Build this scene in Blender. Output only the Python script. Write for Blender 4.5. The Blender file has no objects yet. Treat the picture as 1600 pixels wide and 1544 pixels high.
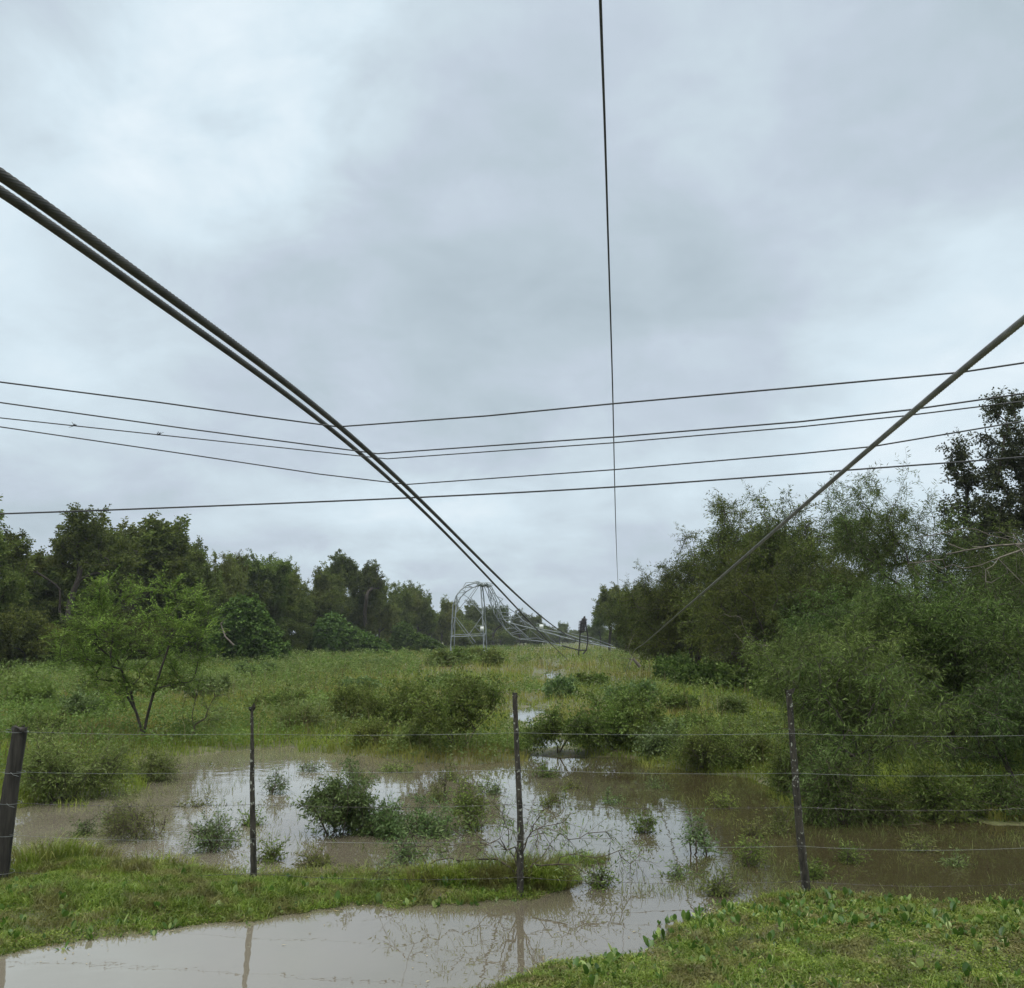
import bpy, math, random
import numpy as np
from mathutils import Vector
R = math.radians
scene = bpy.context.scene
COL = scene.collection

# ------------------------------------------------------------------ camera
F, CX, CY, PITCH, EYE = 1500.0, 800.0, 772.0, R(8.755), 1.70
cam_d = bpy.data.cameras.new('camera')
cam = bpy.data.objects.new('camera', cam_d); COL.objects.link(cam)
cam_d.sensor_fit = 'HORIZONTAL'; cam_d.sensor_width = 36.0; cam_d.lens = 36.0 * F / 1600.0
cam_d.clip_start = 0.05; cam_d.clip_end = 4000
cam.location = (0, 0, EYE); cam.rotation_euler = (R(90) + PITCH, 0, 0)
scene.camera = cam

# ------------------------------------------------------------------ world
world = bpy.data.worlds.new('World'); scene.world = world; world.use_nodes = True
wn = world.node_tree; wn.nodes.clear()
def N(tree, t, **kw):
    n = tree.nodes.new(t)
    for k, v in kw.items(): setattr(n, k, v)
    return n
def mathn(t, op, a, b=None, clamp=False):
    n = N(t, 'ShaderNodeMath', operation=op, use_clamp=clamp)
    for i, v in enumerate((a, b)):
        if v is None: continue
        if isinstance(v, (int, float)): n.inputs[i].default_value = v
        else: t.links.new(v, n.inputs[i])
    return n.outputs[0]
def ramp(t, fac, stops, interp='LINEAR'):
    n = N(t, 'ShaderNodeValToRGB'); n.color_ramp.interpolation = interp
    e = n.color_ramp.elements
    while len(e) < len(stops): e.new(0.5)
    for el, (p, c) in zip(e, stops):
        el.position = p; el.color = (*c, 1) if len(c) == 3 else c
    t.links.new(fac, n.inputs[0]); return n.outputs[0]
SUN_EL, SUN_AZ = R(62), R(200)
tc = N(wn, 'ShaderNodeTexCoord'); sep = N(wn, 'ShaderNodeSeparateXYZ')
wn.links.new(tc.outputs['Generated'], sep.inputs[0])
zc = mathn(wn, 'MAXIMUM', sep.outputs[2], 0.0)
den = mathn(wn, 'ADD', zc, 0.34)
comb = N(wn, 'ShaderNodeCombineXYZ')
wn.links.new(mathn(wn, 'DIVIDE', sep.outputs[0], den), comb.inputs[0])
wn.links.new(mathn(wn, 'DIVIDE', sep.outputs[1], den), comb.inputs[1])
def wnoise(scale, detail, rough, dist, off):
    mp = N(wn, 'ShaderNodeMapping'); mp.inputs['Location'].default_value = off
    wn.links.new(comb.outputs[0], mp.inputs[0])
    n = N(wn, 'ShaderNodeTexNoise'); wn.links.new(mp.outputs[0], n.inputs['Vector'])
    n.inputs['Scale'].default_value = scale; n.inputs['Detail'].default_value = detail
    n.inputs['Roughness'].default_value = rough; n.inputs['Distortion'].default_value = dist
    return n.outputs['Fac']
n1 = wnoise(1.5, 6, 0.5, 0.3, (3.1, 1.7, 0)); n2 = wnoise(5.5, 8, 0.58, 0.3, (7.3, 2.2, 4))
def blob(d, r0, r1):
    dv = N(wn, 'ShaderNodeVectorMath', operation='DOT_PRODUCT'); v = Vector(d).normalized()
    wn.links.new(tc.outputs['Generated'], dv.inputs[0]); dv.inputs[1].default_value = v
    m = N(wn, 'ShaderNodeMapRange', interpolation_type='SMOOTHSTEP'); wn.links.new(dv.outputs['Value'], m.inputs[0])
    m.inputs[1].default_value = math.cos(R(r1)); m.inputs[2].default_value = math.cos(R(r0))
    return m.outputs[0]
def pixdir(px, py):
    a, b = (px - CX) / F, (CY - py) / F
    cp, sp = math.cos(PITCH), math.sin(PITCH)
    return np.array([a, cp - b * sp, sp + b * cp])
b1 = blob(pixdir(350, 90), 1, 12); b2 = blob(pixdir(1620, 620), 1, 15); b3 = blob(pixdir(60, 480), 0, 12); b4 = blob(pixdir(640, 880), 0, 9)
b5 = blob(pixdir(800, 330), 0, 17)
cl = mathn(wn, 'ADD', mathn(wn, 'MULTIPLY', n1, 0.80), mathn(wn, 'MULTIPLY', n2, 0.41))
cl = mathn(wn, 'ADD', cl, mathn(wn, 'MULTIPLY', mathn(wn, 'MULTIPLY', b1, n2), 0.52))
cl = mathn(wn, 'ADD', cl, mathn(wn, 'MULTIPLY', b2, 0.22))
cl = mathn(wn, 'ADD', cl, mathn(wn, 'MULTIPLY', b3, 0.10))
cl = mathn(wn, 'ADD', cl, mathn(wn, 'MULTIPLY', mathn(wn, 'MULTIPLY', b4, n2), 0.22))
cl = mathn(wn, 'SUBTRACT', cl, mathn(wn, 'MULTIPLY', b5, 0.07))
cloud = ramp(wn, cl, [(0.38, (0.395, 0.475, 0.535)), (0.50, (0.445, 0.530, 0.595)), (0.58, (0.490, 0.565, 0.650)), (0.66, (0.535, 0.630, 0.700)), (0.80, (0.62, 0.735, 0.81)), (1.0, (0.74, 0.83, 0.89))])
# overcast sky brightens upward; exaggerated above the view as added light on the foliage
zen = N(wn, 'ShaderNodeMapRange', interpolation_type='SMOOTHSTEP'); wn.links.new(sep.outputs[2], zen.inputs[0])
zen.inputs[1].default_value = 0.58; zen.inputs[2].default_value = 0.95; zen.inputs[3].default_value = 10.0; zen.inputs[4].default_value = 44.0
vm = N(wn, 'ShaderNodeVectorMath', operation='SCALE'); wn.links.new(cloud, vm.inputs[0]); wn.links.new(zen.outputs[0], vm.inputs['Scale'])
sky = N(wn, 'ShaderNodeTexSky', sky_type='NISHITA', sun_disc=False)
sky.sun_elevation = SUN_EL; sky.sun_rotation = SUN_AZ
mixs = N(wn, 'ShaderNodeMix', data_type='RGBA'); mixs.inputs[0].default_value = 0.985
zt = N(wn, 'ShaderNodeMapRange', interpolation_type='SMOOTHSTEP'); wn.links.new(sep.outputs[2], zt.inputs[0]); zt.inputs[1].default_value = 0.58; zt.inputs[2].default_value = 0.9
zx = N(wn, 'ShaderNodeMix', data_type='RGBA', blend_type='MULTIPLY'); wn.links.new(zt.outputs[0], zx.inputs[0]); wn.links.new(vm.outputs[0], zx.inputs[6]); zx.inputs[7].default_value = (1.14, 1.0, 0.82, 1)  # warm tint added to the unseen overhead sky, to warm the foliage light
wn.links.new(sky.outputs[0], mixs.inputs[6]); wn.links.new(zx.outputs[2], mixs.inputs[7])
bg = N(wn, 'ShaderNodeBackground'); bg.inputs[1].default_value = 0.1
wn.links.new(mixs.outputs[2], bg.inputs[0])
wo = N(wn, 'ShaderNodeOutputWorld'); wn.links.new(bg.outputs[0], wo.inputs[0])

sl = bpy.data.lights.new('sun', 'SUN'); sl.energy = 1.5; sl.angle = R(50); sl.color = (1, 0.97, 0.92)
so = bpy.data.objects.new('sun', sl); COL.objects.link(so)
sd = Vector((math.sin(SUN_AZ) * math.cos(SUN_EL), math.cos(SUN_AZ) * math.cos(SUN_EL), math.sin(SUN_EL)))
so.rotation_euler = sd.to_track_quat('Z', 'Y').to_euler(); so.location = (0, -20, 60)
scene.view_settings.view_transform = 'Standard'; scene.view_settings.look = 'None'
scene.view_settings.exposure = 0.17; scene.view_settings.gamma = 1.0
scene.cycles.max_bounces = 8; scene.cycles.diffuse_bounces = 4; scene.cycles.transmission_bounces = 4

# ------------------------------------------------------------------ helpers
def U(px, py, Y):
    d = pixdir(px, py); return np.array([0, 0, EYE]) + d * (Y / d[1])
def G(px, py, z=0.0):
    d = pixdir(px, py); return np.array([0, 0, EYE]) + d * ((z - EYE) / d[2])
def rotm(a):
    c, s = math.cos(a), math.sin(a); return np.array([[c, -s, 0], [s, c, 0], [0, 0, 1]])
def nrm(v): return v / np.maximum(np.linalg.norm(v, axis=-1, keepdims=True), 1e-9)

def mesh(name, V, faces, mat=None, smooth=False):
    """faces: list of (n,k) index arrays"""
    me = bpy.data.meshes.new(name)
    V = np.asarray(V, np.float32)
    faces = [np.asarray(f, np.int32) for f in faces if len(f)]
    me.vertices.add(len(V)); me.vertices.foreach_set('co', V.ravel())
    tot = np.concatenate([np.full(len(f), f.shape[1], np.int32) for f in faces])
    loops = np.concatenate([f.ravel() for f in faces])
    st = np.concatenate(([0], np.cumsum(tot)[:-1])).astype(np.int32)
    me.loops.add(len(loops)); me.loops.foreach_set('vertex_index', loops)
    me.polygons.add(len(tot)); me.polygons.foreach_set('loop_start', st); me.polygons.foreach_set('loop_total', tot)
    if smooth: me.polygons.foreach_set('use_smooth', np.ones(len(tot), bool))
    me.update(calc_edges=True); me.validate(verbose=False)
    if mat: me.materials.append(mat)
    return me
def obj(name, me, parent=None, loc=None):
    o = bpy.data.objects.new(name, me); COL.objects.link(o)
    if parent: o.parent = parent
    if loc is not None: o.location = loc
    return o
def tag(o, label=None, cat=None, group=None, kind=None):
    if label: o['label'] = label
    if cat: o['category'] = cat
    if group: o['group'] = group
    if kind: o['kind'] = kind
    return o
def empty(name, loc=(0, 0, 0), rz=0.0):
    o = bpy.data.objects.new(name, None); COL.objects.link(o); o.location = loc; o.rotation_euler = (0, 0, rz)
    o.empty_display_size = 0.1; return o
class MB:
    def __init__(s): s.V, s.F, s.n = [], {}, 0
    def add(s, V, *faces):
        for f in faces:
            f = np.asarray(f, int)
            if len(f): s.F.setdefault(f.shape[1], []).append(f + s.n)
        s.V.append(np.asarray(V, float)); s.n += len(V); return s
    def mesh(s, name, mat, smooth=False):
        return mesh(name, np.concatenate(s.V), [np.concatenate(f) for f in s.F.values()], mat, smooth)

def frames(P):
    P = np.asarray(P, float); T = np.gradient(P, axis=0); T = nrm(T)
    ref = np.array([0.13, 0.21, 0.97]) if abs(T[:, 2]).mean() < 0.8 else np.array([0.95, 0.2, 0.1])
    S = nrm(np.cross(T, ref)); B = np.cross(S, T); return T, S, B
def tube(mb, P, rad, k=6, twist=None, lobes=0, amp=0.0, cap=True):
    P = np.asarray(P, float); n = len(P); rad = np.broadcast_to(np.asarray(rad, float), (n,))
    T, S, B = frames(P)
    a = np.arange(k) * 2 * math.pi / k
    A = a[None, :] + (0 if twist is None else twist[:, None])
    rr = rad[:, None] * np.ones((1, k))
    if lobes: rr = rr * (1 + amp * (np.cos(lobes * a)[None, :] - 1))
    V = P[:, None, :] + rr[..., None] * (np.cos(A)[..., None] * S[:, None, :] + np.sin(A)[..., None] * B[:, None, :])
    i = np.arange(n - 1)[:, None] * k; j = np.arange(k)[None, :]; j2 = (j + 1) % k
    f = np.stack([i + j, i + j2, i + k + j2, i + k + j], -1).reshape(-1, 4)
    mb.add(V.reshape(-1, 3), f)
    if cap:
        mb.add(V[0], [list(range(k))[::-1]]); mb.add(V[-1], [list(range(k))])
def resample(P, n, smooth=True):
    """Catmull-Rom through P, n points evenly spaced"""
    P = np.asarray(P, float)
    if smooth and len(P) > 2:
        Q = np.vstack([2 * P[0] - P[1], P, 2 * P[-1] - P[-2]]); out = []
        for i in range(1, len(Q) - 2):
            t = np.linspace(0, 1, 24, endpoint=False)[:, None]; p0, p1, p2, p3 = Q[i - 1:i + 3]
            d1, d2, d3 = [max(np.linalg.norm(b - a), 1e-6) ** 0.5 for a, b in ((p0, p1), (p1, p2), (p2, p3))]
            m1 = (p2 - p1) + d2 * ((p1 - p0) / d1 - (p2 - p0) / (d1 + d2)); m2 = (p2 - p1) + d2 * ((p3 - p2) / d3 - (p3 - p1) / (d2 + d3))
            out.append((2 * t**3 - 3 * t**2 + 1) * p1 + (t**3 - 2 * t**2 + t) * m1 + (-2 * t**3 + 3 * t**2) * p2 + (t**3 - t**2) * m2)
        P = np.vstack(out + [Q[-2][None]])
    s = np.concatenate(([0], np.cumsum(np.linalg.norm(np.diff(P, axis=0), axis=1))))
    t = np.linspace(0, s[-1], n)
    return np.stack([np.interp(t, s, P[:, i]) for i in range(3)], 1)

# value noise for terrain and scatter masks
_g = np.random.default_rng(5).random((256, 256))
def vnoise(x, y, sc):
    x = np.asarray(x) * sc + 91.3; y = np.asarray(y) * sc + 47.1
    xi = np.floor(x).astype(int); yi = np.floor(y).astype(int); fx = x - xi; fy = y - yi
    fx = fx * fx * (3 - 2 * fx); fy = fy * fy * (3 - 2 * fy)
    g = lambda a, b: _g[a % 256, b % 256]
    return (g(xi, yi) * (1 - fx) + g(xi + 1, yi) * fx) * (1 - fy) + (g(xi, yi + 1) * (1 - fx) + g(xi + 1, yi + 1) * fx) * fy
def fbm(x, y, sc): return (vnoise(x, y, sc) + 0.5 * vnoise(x, y, sc * 2.1) + 0.25 * vnoise(x, y, sc * 4.3)) / 1.75

# ------------------------------------------------------------------ materials
def new_mat(name):
    m = bpy.data.materials.new(name); m.use_nodes = True; t = m.node_tree; t.nodes.clear()
    return m, t, N(t, 'ShaderNodeOutputMaterial')
def leaf_mat(name, cols, trans=0.35, objvar=0.25, patch=None, gloss=0.008, rough=0.42, clump=1.3, mid=0.5):
    """cols: three colours picked leaf by leaf; patch: (scale, colour, amount) large patches of another colour of growth"""
    m, t, out = new_mat(name)
    geo = N(t, 'ShaderNodeNewGeometry'); oi = N(t, 'ShaderNodeObjectInfo')
    c = ramp(t, geo.outputs['Random Per Island'], [(0.0, cols[0]), (mid, cols[1]), (1.0, cols[2])])
    if patch:
        tx = N(t, 'ShaderNodeTexNoise'); tx.inputs['Scale'].default_value = patch[0]; tx.inputs['Detail'].default_value = 3
        t.links.new(geo.outputs['Position'], tx.inputs['Vector'])
        f = N(t, 'ShaderNodeMapRange', interpolation_type='SMOOTHSTEP'); t.links.new(tx.outputs['Fac'], f.inputs[0])
        f.inputs[1].default_value = 0.44; f.inputs[2].default_value = 0.62; f.inputs[4].default_value = patch[2]
        mx = N(t, 'ShaderNodeMix', data_type='RGBA'); t.links.new(f.outputs[0], mx.inputs[0]); t.links.new(c, mx.inputs[6])
        mx.inputs[7].default_value = (*patch[1], 1); c = mx.outputs[2]
    hs = N(t, 'ShaderNodeHueSaturation'); t.links.new(c, hs.inputs['Color'])
    v = N(t, 'ShaderNodeMapRange'); t.links.new(oi.outputs['Random'], v.inputs[0]); v.inputs[3].default_value = 1 - objvar; v.inputs[4].default_value = 1 + objvar
    t.links.new(v.outputs[0], hs.inputs['Value'])
    hv = N(t, 'ShaderNodeMapRange'); t.links.new(mathn(t, 'FRACT', mathn(t, 'MULTIPLY', oi.outputs['Random'], 7.31)), hv.inputs[0]); hv.inputs[3].default_value = 0.485; hv.inputs[4].default_value = 0.515
    t.links.new(hv.outputs[0], hs.inputs['Hue'])
    ck = N(t, 'ShaderNodeTexNoise'); ck.inputs['Scale'].default_value = clump; ck.inputs['Detail'].default_value = 2; t.links.new(geo.outputs['Position'], ck.inputs['Vector'])
    cv = N(t, 'ShaderNodeMapRange'); t.links.new(ck.outputs['Fac'], cv.inputs[0]); cv.inputs[1].default_value = .3; cv.inputs[2].default_value = .7; cv.inputs[3].default_value = .66; cv.inputs[4].default_value = 1.34
    t.links.new(mathn(t, 'MULTIPLY', v.outputs[0], cv.outputs[0]), hs.inputs['Value'])
    d = N(t, 'ShaderNodeBsdfDiffuse'); tr = N(t, 'ShaderNodeBsdfTranslucent'); g = N(t, 'ShaderNodeBsdfGlossy'); g.inputs['Roughness'].default_value = rough
    g.inputs['Color'].default_value = (0.8, 0.85, 0.9, 1)
    t.links.new(hs.outputs[0], d.inputs[0]); t.links.new(hs.outputs[0], tr.inputs[0])
    a = N(t, 'ShaderNodeMixShader'); a.inputs[0].default_value = trans; t.links.new(d.outputs[0], a.inputs[1]); t.links.new(tr.outputs[0], a.inputs[2])
    b = N(t, 'ShaderNodeMixShader'); b.inputs[0].default_value = gloss; t.links.new(a.outputs[0], b.inputs[1]); t.links.new(g.outputs[0], b.inputs[2])
    t.links.new(b.outputs[0], out.inputs[0]); return m
def rough_mat(name, c0, c1, scale=8, rough=0.85, bump=0.3, metallic=0.0, stretch=(1, 1, 1), spots=None, lo=0.35, hi=0.65):
    m, t, out = new_mat(name)
    co = N(t, 'ShaderNodeTexCoord'); mp = N(t, 'ShaderNodeMapping'); mp.inputs['Scale'].default_value = stretch
    t.links.new(co.outputs['Object'], mp.inputs[0])
    tx = N(t, 'ShaderNodeTexNoise'); tx.inputs['Scale'].default_value = scale; tx.inputs['Detail'].default_value = 7; tx.inputs['Roughness'].default_value = 0.65
    t.links.new(mp.outputs[0], tx.inputs['Vector'])
    c = ramp(t, tx.outputs['Fac'], [(lo, c0), (hi, c1)])
    if spots:
        n2 = N(t, 'ShaderNodeTexNoise'); n2.inputs['Scale'].default_value = spots[0]; n2.inputs['Detail'].default_value = 4
        t.links.new(co.outputs['Object'], n2.inputs['Vector'])
        f = N(t, 'ShaderNodeMapRange'); t.links.new(n2.outputs['Fac'], f.inputs[0]); f.inputs[1].default_value = spots[2]; f.inputs[2].default_value = spots[2] + 0.05
        mx = N(t, 'ShaderNodeMix', data_type='RGBA'); t.links.new(f.outputs[0], mx.inputs[0]); t.links.new(c, mx.inputs[6]); mx.inputs[7].default_value = (*spots[1], 1); c = mx.outputs[2]
    p = N(t, 'ShaderNodeBsdfPrincipled'); t.links.new(c, p.inputs['Base Color'])
    p.inputs['Roughness'].default_value = rough; p.inputs['Metallic'].default_value = metallic
    if bump:
        b = N(t, 'ShaderNodeBump'); b.inputs['Strength'].default_value = bump; b.inputs['Distance'].default_value = 0.02
        t.links.new(tx.outputs['Fac'], b.inputs['Height']); t.links.new(b.outputs[0], p.inputs['Normal'])
    t.links.new(p.outputs[0], out.inputs[0]); return m

M = {}
M['bark'] = rough_mat('bark', (0.018, 0.014, 0.011), (0.075, 0.062, 0.05), 14, 0.95, 0.5, stretch=(1, 1, .35))
M['pale_bark'] = rough_mat('pale_bark', (0.06, 0.05, 0.04), (0.19, 0.165, 0.135), 10, 0.95, 0.4, stretch=(1, 1, .5))
M['twig'] = rough_mat('twig', (0.03, 0.022, 0.016), (0.09, 0.07, 0.045), 20, 0.9, 0)
M['post'] = rough_mat('weathered_post', (0.010, 0.009, 0.007), (0.050, 0.044, 0.036), 26, 0.95, 0.7, stretch=(1, 1, .09))
M['stake'] = rough_mat('stake_bark', (0.010, 0.009, 0.006), (0.060, 0.052, 0.038), 42, 0.95, 0.9, stretch=(1, 1, .3), spots=(38, (0.30, 0.31, 0.26), 0.61))
M['wire'] = rough_mat('fence_wire', (0.035, 0.028, 0.024), (0.12, 0.115, 0.11), 3, 0.5, 0, 0.6)
M['galv_wire'] = rough_mat('galvanised_wire', (0.11, 0.12, 0.12), (0.27, 0.29, 0.29), 5, 0.4, 0, 0.35)
M['cable_dark'] = rough_mat('weathered_cable', (0.035, 0.033, 0.028), (0.085, 0.08, 0.068), 9, 0.55, 0, 0.3)
M['cable_grey'] = rough_mat('grey_cable', (0.13, 0.13, 0.125), (0.27, 0.27, 0.26), 7, 0.5, 0, 0.35)
M['line'] = rough_mat('line_wire', (0.015, 0.016, 0.018), (0.04, 0.042, 0.045), 5, 0.6, 0)
M['steel'] = rough_mat('galvanised_steel', (0.15, 0.175, 0.18), (0.28, 0.31, 0.315), 2.5, 0.6, 0, 0.15)
M['white_plate'] = rough_mat('white_plate', (0.6, 0.62, 0.6), (0.75, 0.77, 0.75), 4, 0.6, 0)
M['porcelain'] = rough_mat('brown_porcelain', (0.006, 0.005, 0.006), (0.014, 0.011, 0.011), 6, 0.5, 0)
M['dark_iron'] = rough_mat('dark_iron', (0.010, 0.010, 0.011), (0.028, 0.027, 0.026), 6, 0.7, 0)
G_ = lambda *a: a
M['oak_leaf'] = leaf_mat('oak_leaf', [(0.064, 0.096, 0.020), (0.102, 0.140, 0.029), (0.155, 0.190, 0.048)], 0.38, 0.3, (0.12, (0.128, 0.115, 0.030), 0.4), clump=.9)
M['feather_leaf'] = leaf_mat('feather_leaf', [(0.034, 0.062, 0.012), (0.070, 0.110, 0.022), (0.145, 0.195, 0.062)], 0.26, 0.28, (0.6, (0.086, 0.096, 0.018), 0.3), clump=1.0)
M['mesquite_leaf'] = leaf_mat('mesquite_leaf', [(0.036, 0.055, 0.010), (0.068, 0.094, 0.016), (0.125, 0.150, 0.036)], 0.24, 0.28, (0.4, (0.092, 0.094, 0.016), 0.35), clump=.8)
M['bright_leaf'] = leaf_mat('bright_leaf', [(0.094, 0.150, 0.024), (0.146, 0.212, 0.038), (0.240, 0.305, 0.075)], 0.45, 0.1, clump=3)
M['vine_leaf'] = leaf_mat('vine_leaf', [(0.042, 0.080, 0.015), (0.066, 0.115, 0.022), (0.110, 0.165, 0.038)], 0.32, 0.15, clump=1.5)
M['bush_leaf'] = leaf_mat('bush_leaf', [(0.062, 0.100, 0.018), (0.104, 0.152, 0.030), (0.180, 0.230, 0.064)], 0.36, 0.18, (2.2, (0.125, 0.105, 0.026), 0.25), clump=3)
M['wet_bush_leaf'] = leaf_mat('wet_bush_leaf', [(0.062, 0.102, 0.028), (0.100, 0.152, 0.042), (0.160, 0.215, 0.078)], 0.35, 0.15, gloss=0.02, clump=4)
M['black_leaf'] = leaf_mat('black_leaf', [(0.024, 0.034, 0.016), (0.040, 0.052, 0.022), (0.066, 0.078, 0.034)], 0.25, 0.1)
M['grass'] = leaf_mat('grass_blade', [(0.125, 0.178, 0.020), (0.180, 0.232, 0.032), (0.250, 0.272, 0.060)], 0.42, 0.0, (0.13, (0.270, 0.215, 0.070), 0.8), clump=.6)
M['turf'] = leaf_mat('turf_blade', [(0.088, 0.140, 0.014), (0.138, 0.200, 0.024), (0.215, 0.255, 0.055)], 0.38, 0.0, (4.5, (0.150, 0.124, 0.050), 0.7), gloss=0.02, clump=6)
M['weed'] = leaf_mat('weed_leaf', [(0.090, 0.132, 0.028), (0.136, 0.182, 0.042), (0.215, 0.255, 0.090)], 0.42, 0.0, (0.16, (0.116, 0.190, 0.032), 0.6), gloss=0.015, clump=.8)
M['broad'] = leaf_mat('broad_leaf', [(0.048, 0.105, 0.014), (0.088, 0.165, 0.024), (0.36, 0.44, 0.15)], 0.42, 0.0, gloss=0.03, rough=0.35, clump=5, mid=.66)
M['dry_stem'] = leaf_mat('drowned_grass', [(0.080, 0.095, 0.025), (0.115, 0.140, 0.035), (0.175, 0.185, 0.070)], 0.35, 0.0)

M['straw'] = leaf_mat('straw', [(0.10, 0.075, 0.035), (0.20, 0.155, 0.075), (0.34, 0.29, 0.17)], 0.1, 0.0)
M['straw_stem'] = leaf_mat('dry_stalk', [(0.06, 0.045, 0.022), (0.13, 0.105, 0.05), (0.22, 0.20, 0.10)], 0.2, 0.0)
def ground_mat():
    m, t, out = new_mat('wet_ground'); geo = N(t, 'ShaderNodeNewGeometry')
    def nz(s, d=6):
        n = N(t, 'ShaderNodeTexNoise'); n.inputs['Scale'].default_value = s; n.inputs['Detail'].default_value = d; n.inputs['Roughness'].default_value = 0.65
        t.links.new(geo.outputs['Position'], n.inputs['Vector']); return n.outputs['Fac']
    a, b, c = nz(0.35), nz(6), nz(40)
    c1 = ramp(t, b, [(0.35, (0.040, 0.048, 0.012)), (0.52, (0.080, 0.088, 0.020)), (0.68, (0.120, 0.095, 0.045))])
    c2 = ramp(t, c, [(0.3, (0.05, 0.04, 0.022)), (0.7, (0.15, 0.125, 0.08))])
    mx = N(t, 'ShaderNodeMix', data_type='RGBA'); t.links.new(ramp(t, mathn(t, 'ADD', mathn(t, 'MULTIPLY', b, .6), mathn(t, 'MULTIPLY', c, .4)), [(0.5, (0, 0, 0)), (0.62, (1, 1, 1))]), mx.inputs[0])
    t.links.new(c1, mx.inputs[6]); t.links.new(c2, mx.inputs[7])
    p = N(t, 'ShaderNodeBsdfPrincipled'); t.links.new(mx.outputs[2], p.inputs['Base Color']); p.inputs['Roughness'].default_value = 0.6
    bp = N(t, 'ShaderNodeBump'); bp.inputs['Strength'].default_value = 0.6; bp.inputs['Distance'].default_value = 0.03; t.links.new(c, bp.inputs['Height']); t.links.new(bp.outputs[0], p.inputs['Normal'])
    t.links.new(p.outputs[0], out.inputs[0]); return m
def water_mat():
    m, t, out = new_mat('flood_water'); geo = N(t, 'ShaderNodeNewGeometry')
    n = N(t, 'ShaderNodeTexNoise'); n.inputs['Scale'].default_value = 0.7; n.inputs['Detail'].default_value = 6; n.inputs['Distortion'].default_value = 1.4
    t.links.new(geo.outputs['Position'], n.inputs['Vector'])
    # more silt in the roadside ditch and on the left; colour darkens to the right
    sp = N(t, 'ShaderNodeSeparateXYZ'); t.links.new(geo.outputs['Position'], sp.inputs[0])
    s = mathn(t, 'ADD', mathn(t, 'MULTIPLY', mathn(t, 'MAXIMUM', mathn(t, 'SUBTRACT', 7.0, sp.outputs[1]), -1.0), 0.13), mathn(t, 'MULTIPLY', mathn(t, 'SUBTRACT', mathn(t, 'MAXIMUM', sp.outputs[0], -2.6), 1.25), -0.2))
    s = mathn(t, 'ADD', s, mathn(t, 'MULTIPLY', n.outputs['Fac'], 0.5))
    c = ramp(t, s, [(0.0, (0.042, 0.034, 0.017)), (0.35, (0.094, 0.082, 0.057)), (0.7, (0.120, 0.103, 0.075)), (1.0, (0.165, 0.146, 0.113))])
    p = N(t, 'ShaderNodeBsdfPrincipled'); t.links.new(c, p.inputs['Base Color'])
    p.inputs['Roughness'].default_value = 0.015; p.inputs['IOR'].default_value = 2.7
    n2 = N(t, 'ShaderNodeTexNoise'); n2.inputs['Scale'].default_value = 4.0; n2.inputs['Detail'].default_value = 3; t.links.new(geo.outputs['Position'], n2.inputs['Vector'])
    bp = N(t, 'ShaderNodeBump'); bp.inputs['Strength'].default_value = 0.075; bp.inputs['Distance'].default_value = 0.02
    t.links.new(n2.outputs['Fac'], bp.inputs['Height']); t.links.new(bp.outputs[0], p.inputs['Normal'])
    t.links.new(p.outputs[0], out.inputs[0]); return m
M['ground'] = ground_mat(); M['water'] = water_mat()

# ------------------------------------------------------------------ terrain: flooded low ground between two grassy banks
def poly(px): return np.array([G(x, y)[:2] for x, y in px])
WATER = [
    poly([(-420, 1560), (-250, 1510), (0, 1492), (100, 1472), (200, 1456), (300, 1446), (400, 1437), (450, 1424), (550, 1412), (620, 1421), (700, 1416), (760, 1404), (820, 1404), (885, 1388),
          (897, 1366), (880, 1347), (800, 1362), (700, 1370), (600, 1373), (520, 1378), (440, 1376), (380, 1380), (300, 1366), (220, 1350), (120, 1336), (40, 1350), (0, 1385), (-300, 1400),
          (-500, 1290), (-200, 1262), (0, 1262), (110, 1256), (200, 1240), (180, 1205), (240, 1186), (330, 1172), (480, 1168), (600, 1184), (700, 1196), (800, 1188), (860, 1180), (930, 1184), (1010, 1192),
          (1100, 1204), (1190, 1214), (1240, 1246), (1290, 1276), (1380, 1290), (1460, 1282), (1560, 1288), (1700, 1280), (2050, 1290),
          (2050, 1420), (1700, 1424), (1600, 1420), (1500, 1416), (1400, 1412), (1340, 1402), (1265, 1394), (1200, 1398), (1150, 1412), (1110, 1438), (1060, 1452), (1040, 1470), (1000, 1486), (930, 1496), (850, 1503), (800, 1524), (720, 1552), (700, 1640), (300, 1700), (-420, 1700)]),
    poly([(844, 1068), (862, 1070), (876, 1043), (858, 1039)]),
    poly([(812, 1136), (836, 1138), (842, 1096), (818, 1092)]),
    poly([(835, 1172), (900, 1168), (895, 1150), (840, 1150)]),
    poly([(1535, 1268), (1640, 1268), (1640, 1245), (1560, 1243)]),
]
def sdist(x, y):
    """signed distance to the water outline, negative inside the water"""
    x = np.asarray(x, float); y = np.asarray(y, float); sh = x.shape
    x = x.ravel(); y = y.ravel(); best = np.full(x.shape, 1e9)
    for Pn in WATER:
        a = Pn; b = np.roll(Pn, -1, 0); ins = np.zeros(x.shape, bool); dm = np.full(x.shape, 1e9)
        for (ax, ay), (bx, by) in zip(a, b):
            dx, dy = bx - ax, by - ay; L = dx * dx + dy * dy + 1e-12
            t = np.clip(((x - ax) * dx + (y - ay) * dy) / L, 0, 1)
            dm = np.minimum(dm, np.hypot(x - ax - t * dx, y - ay - t * dy))
            c = (ay > y) != (by > y)
            ins ^= c & (x < (bx - ax) * (y - ay) / (by - ay + 1e-12) + ax)
        best = np.minimum(best, np.where(ins, -dm, dm))
    return best.reshape(sh)
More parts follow.
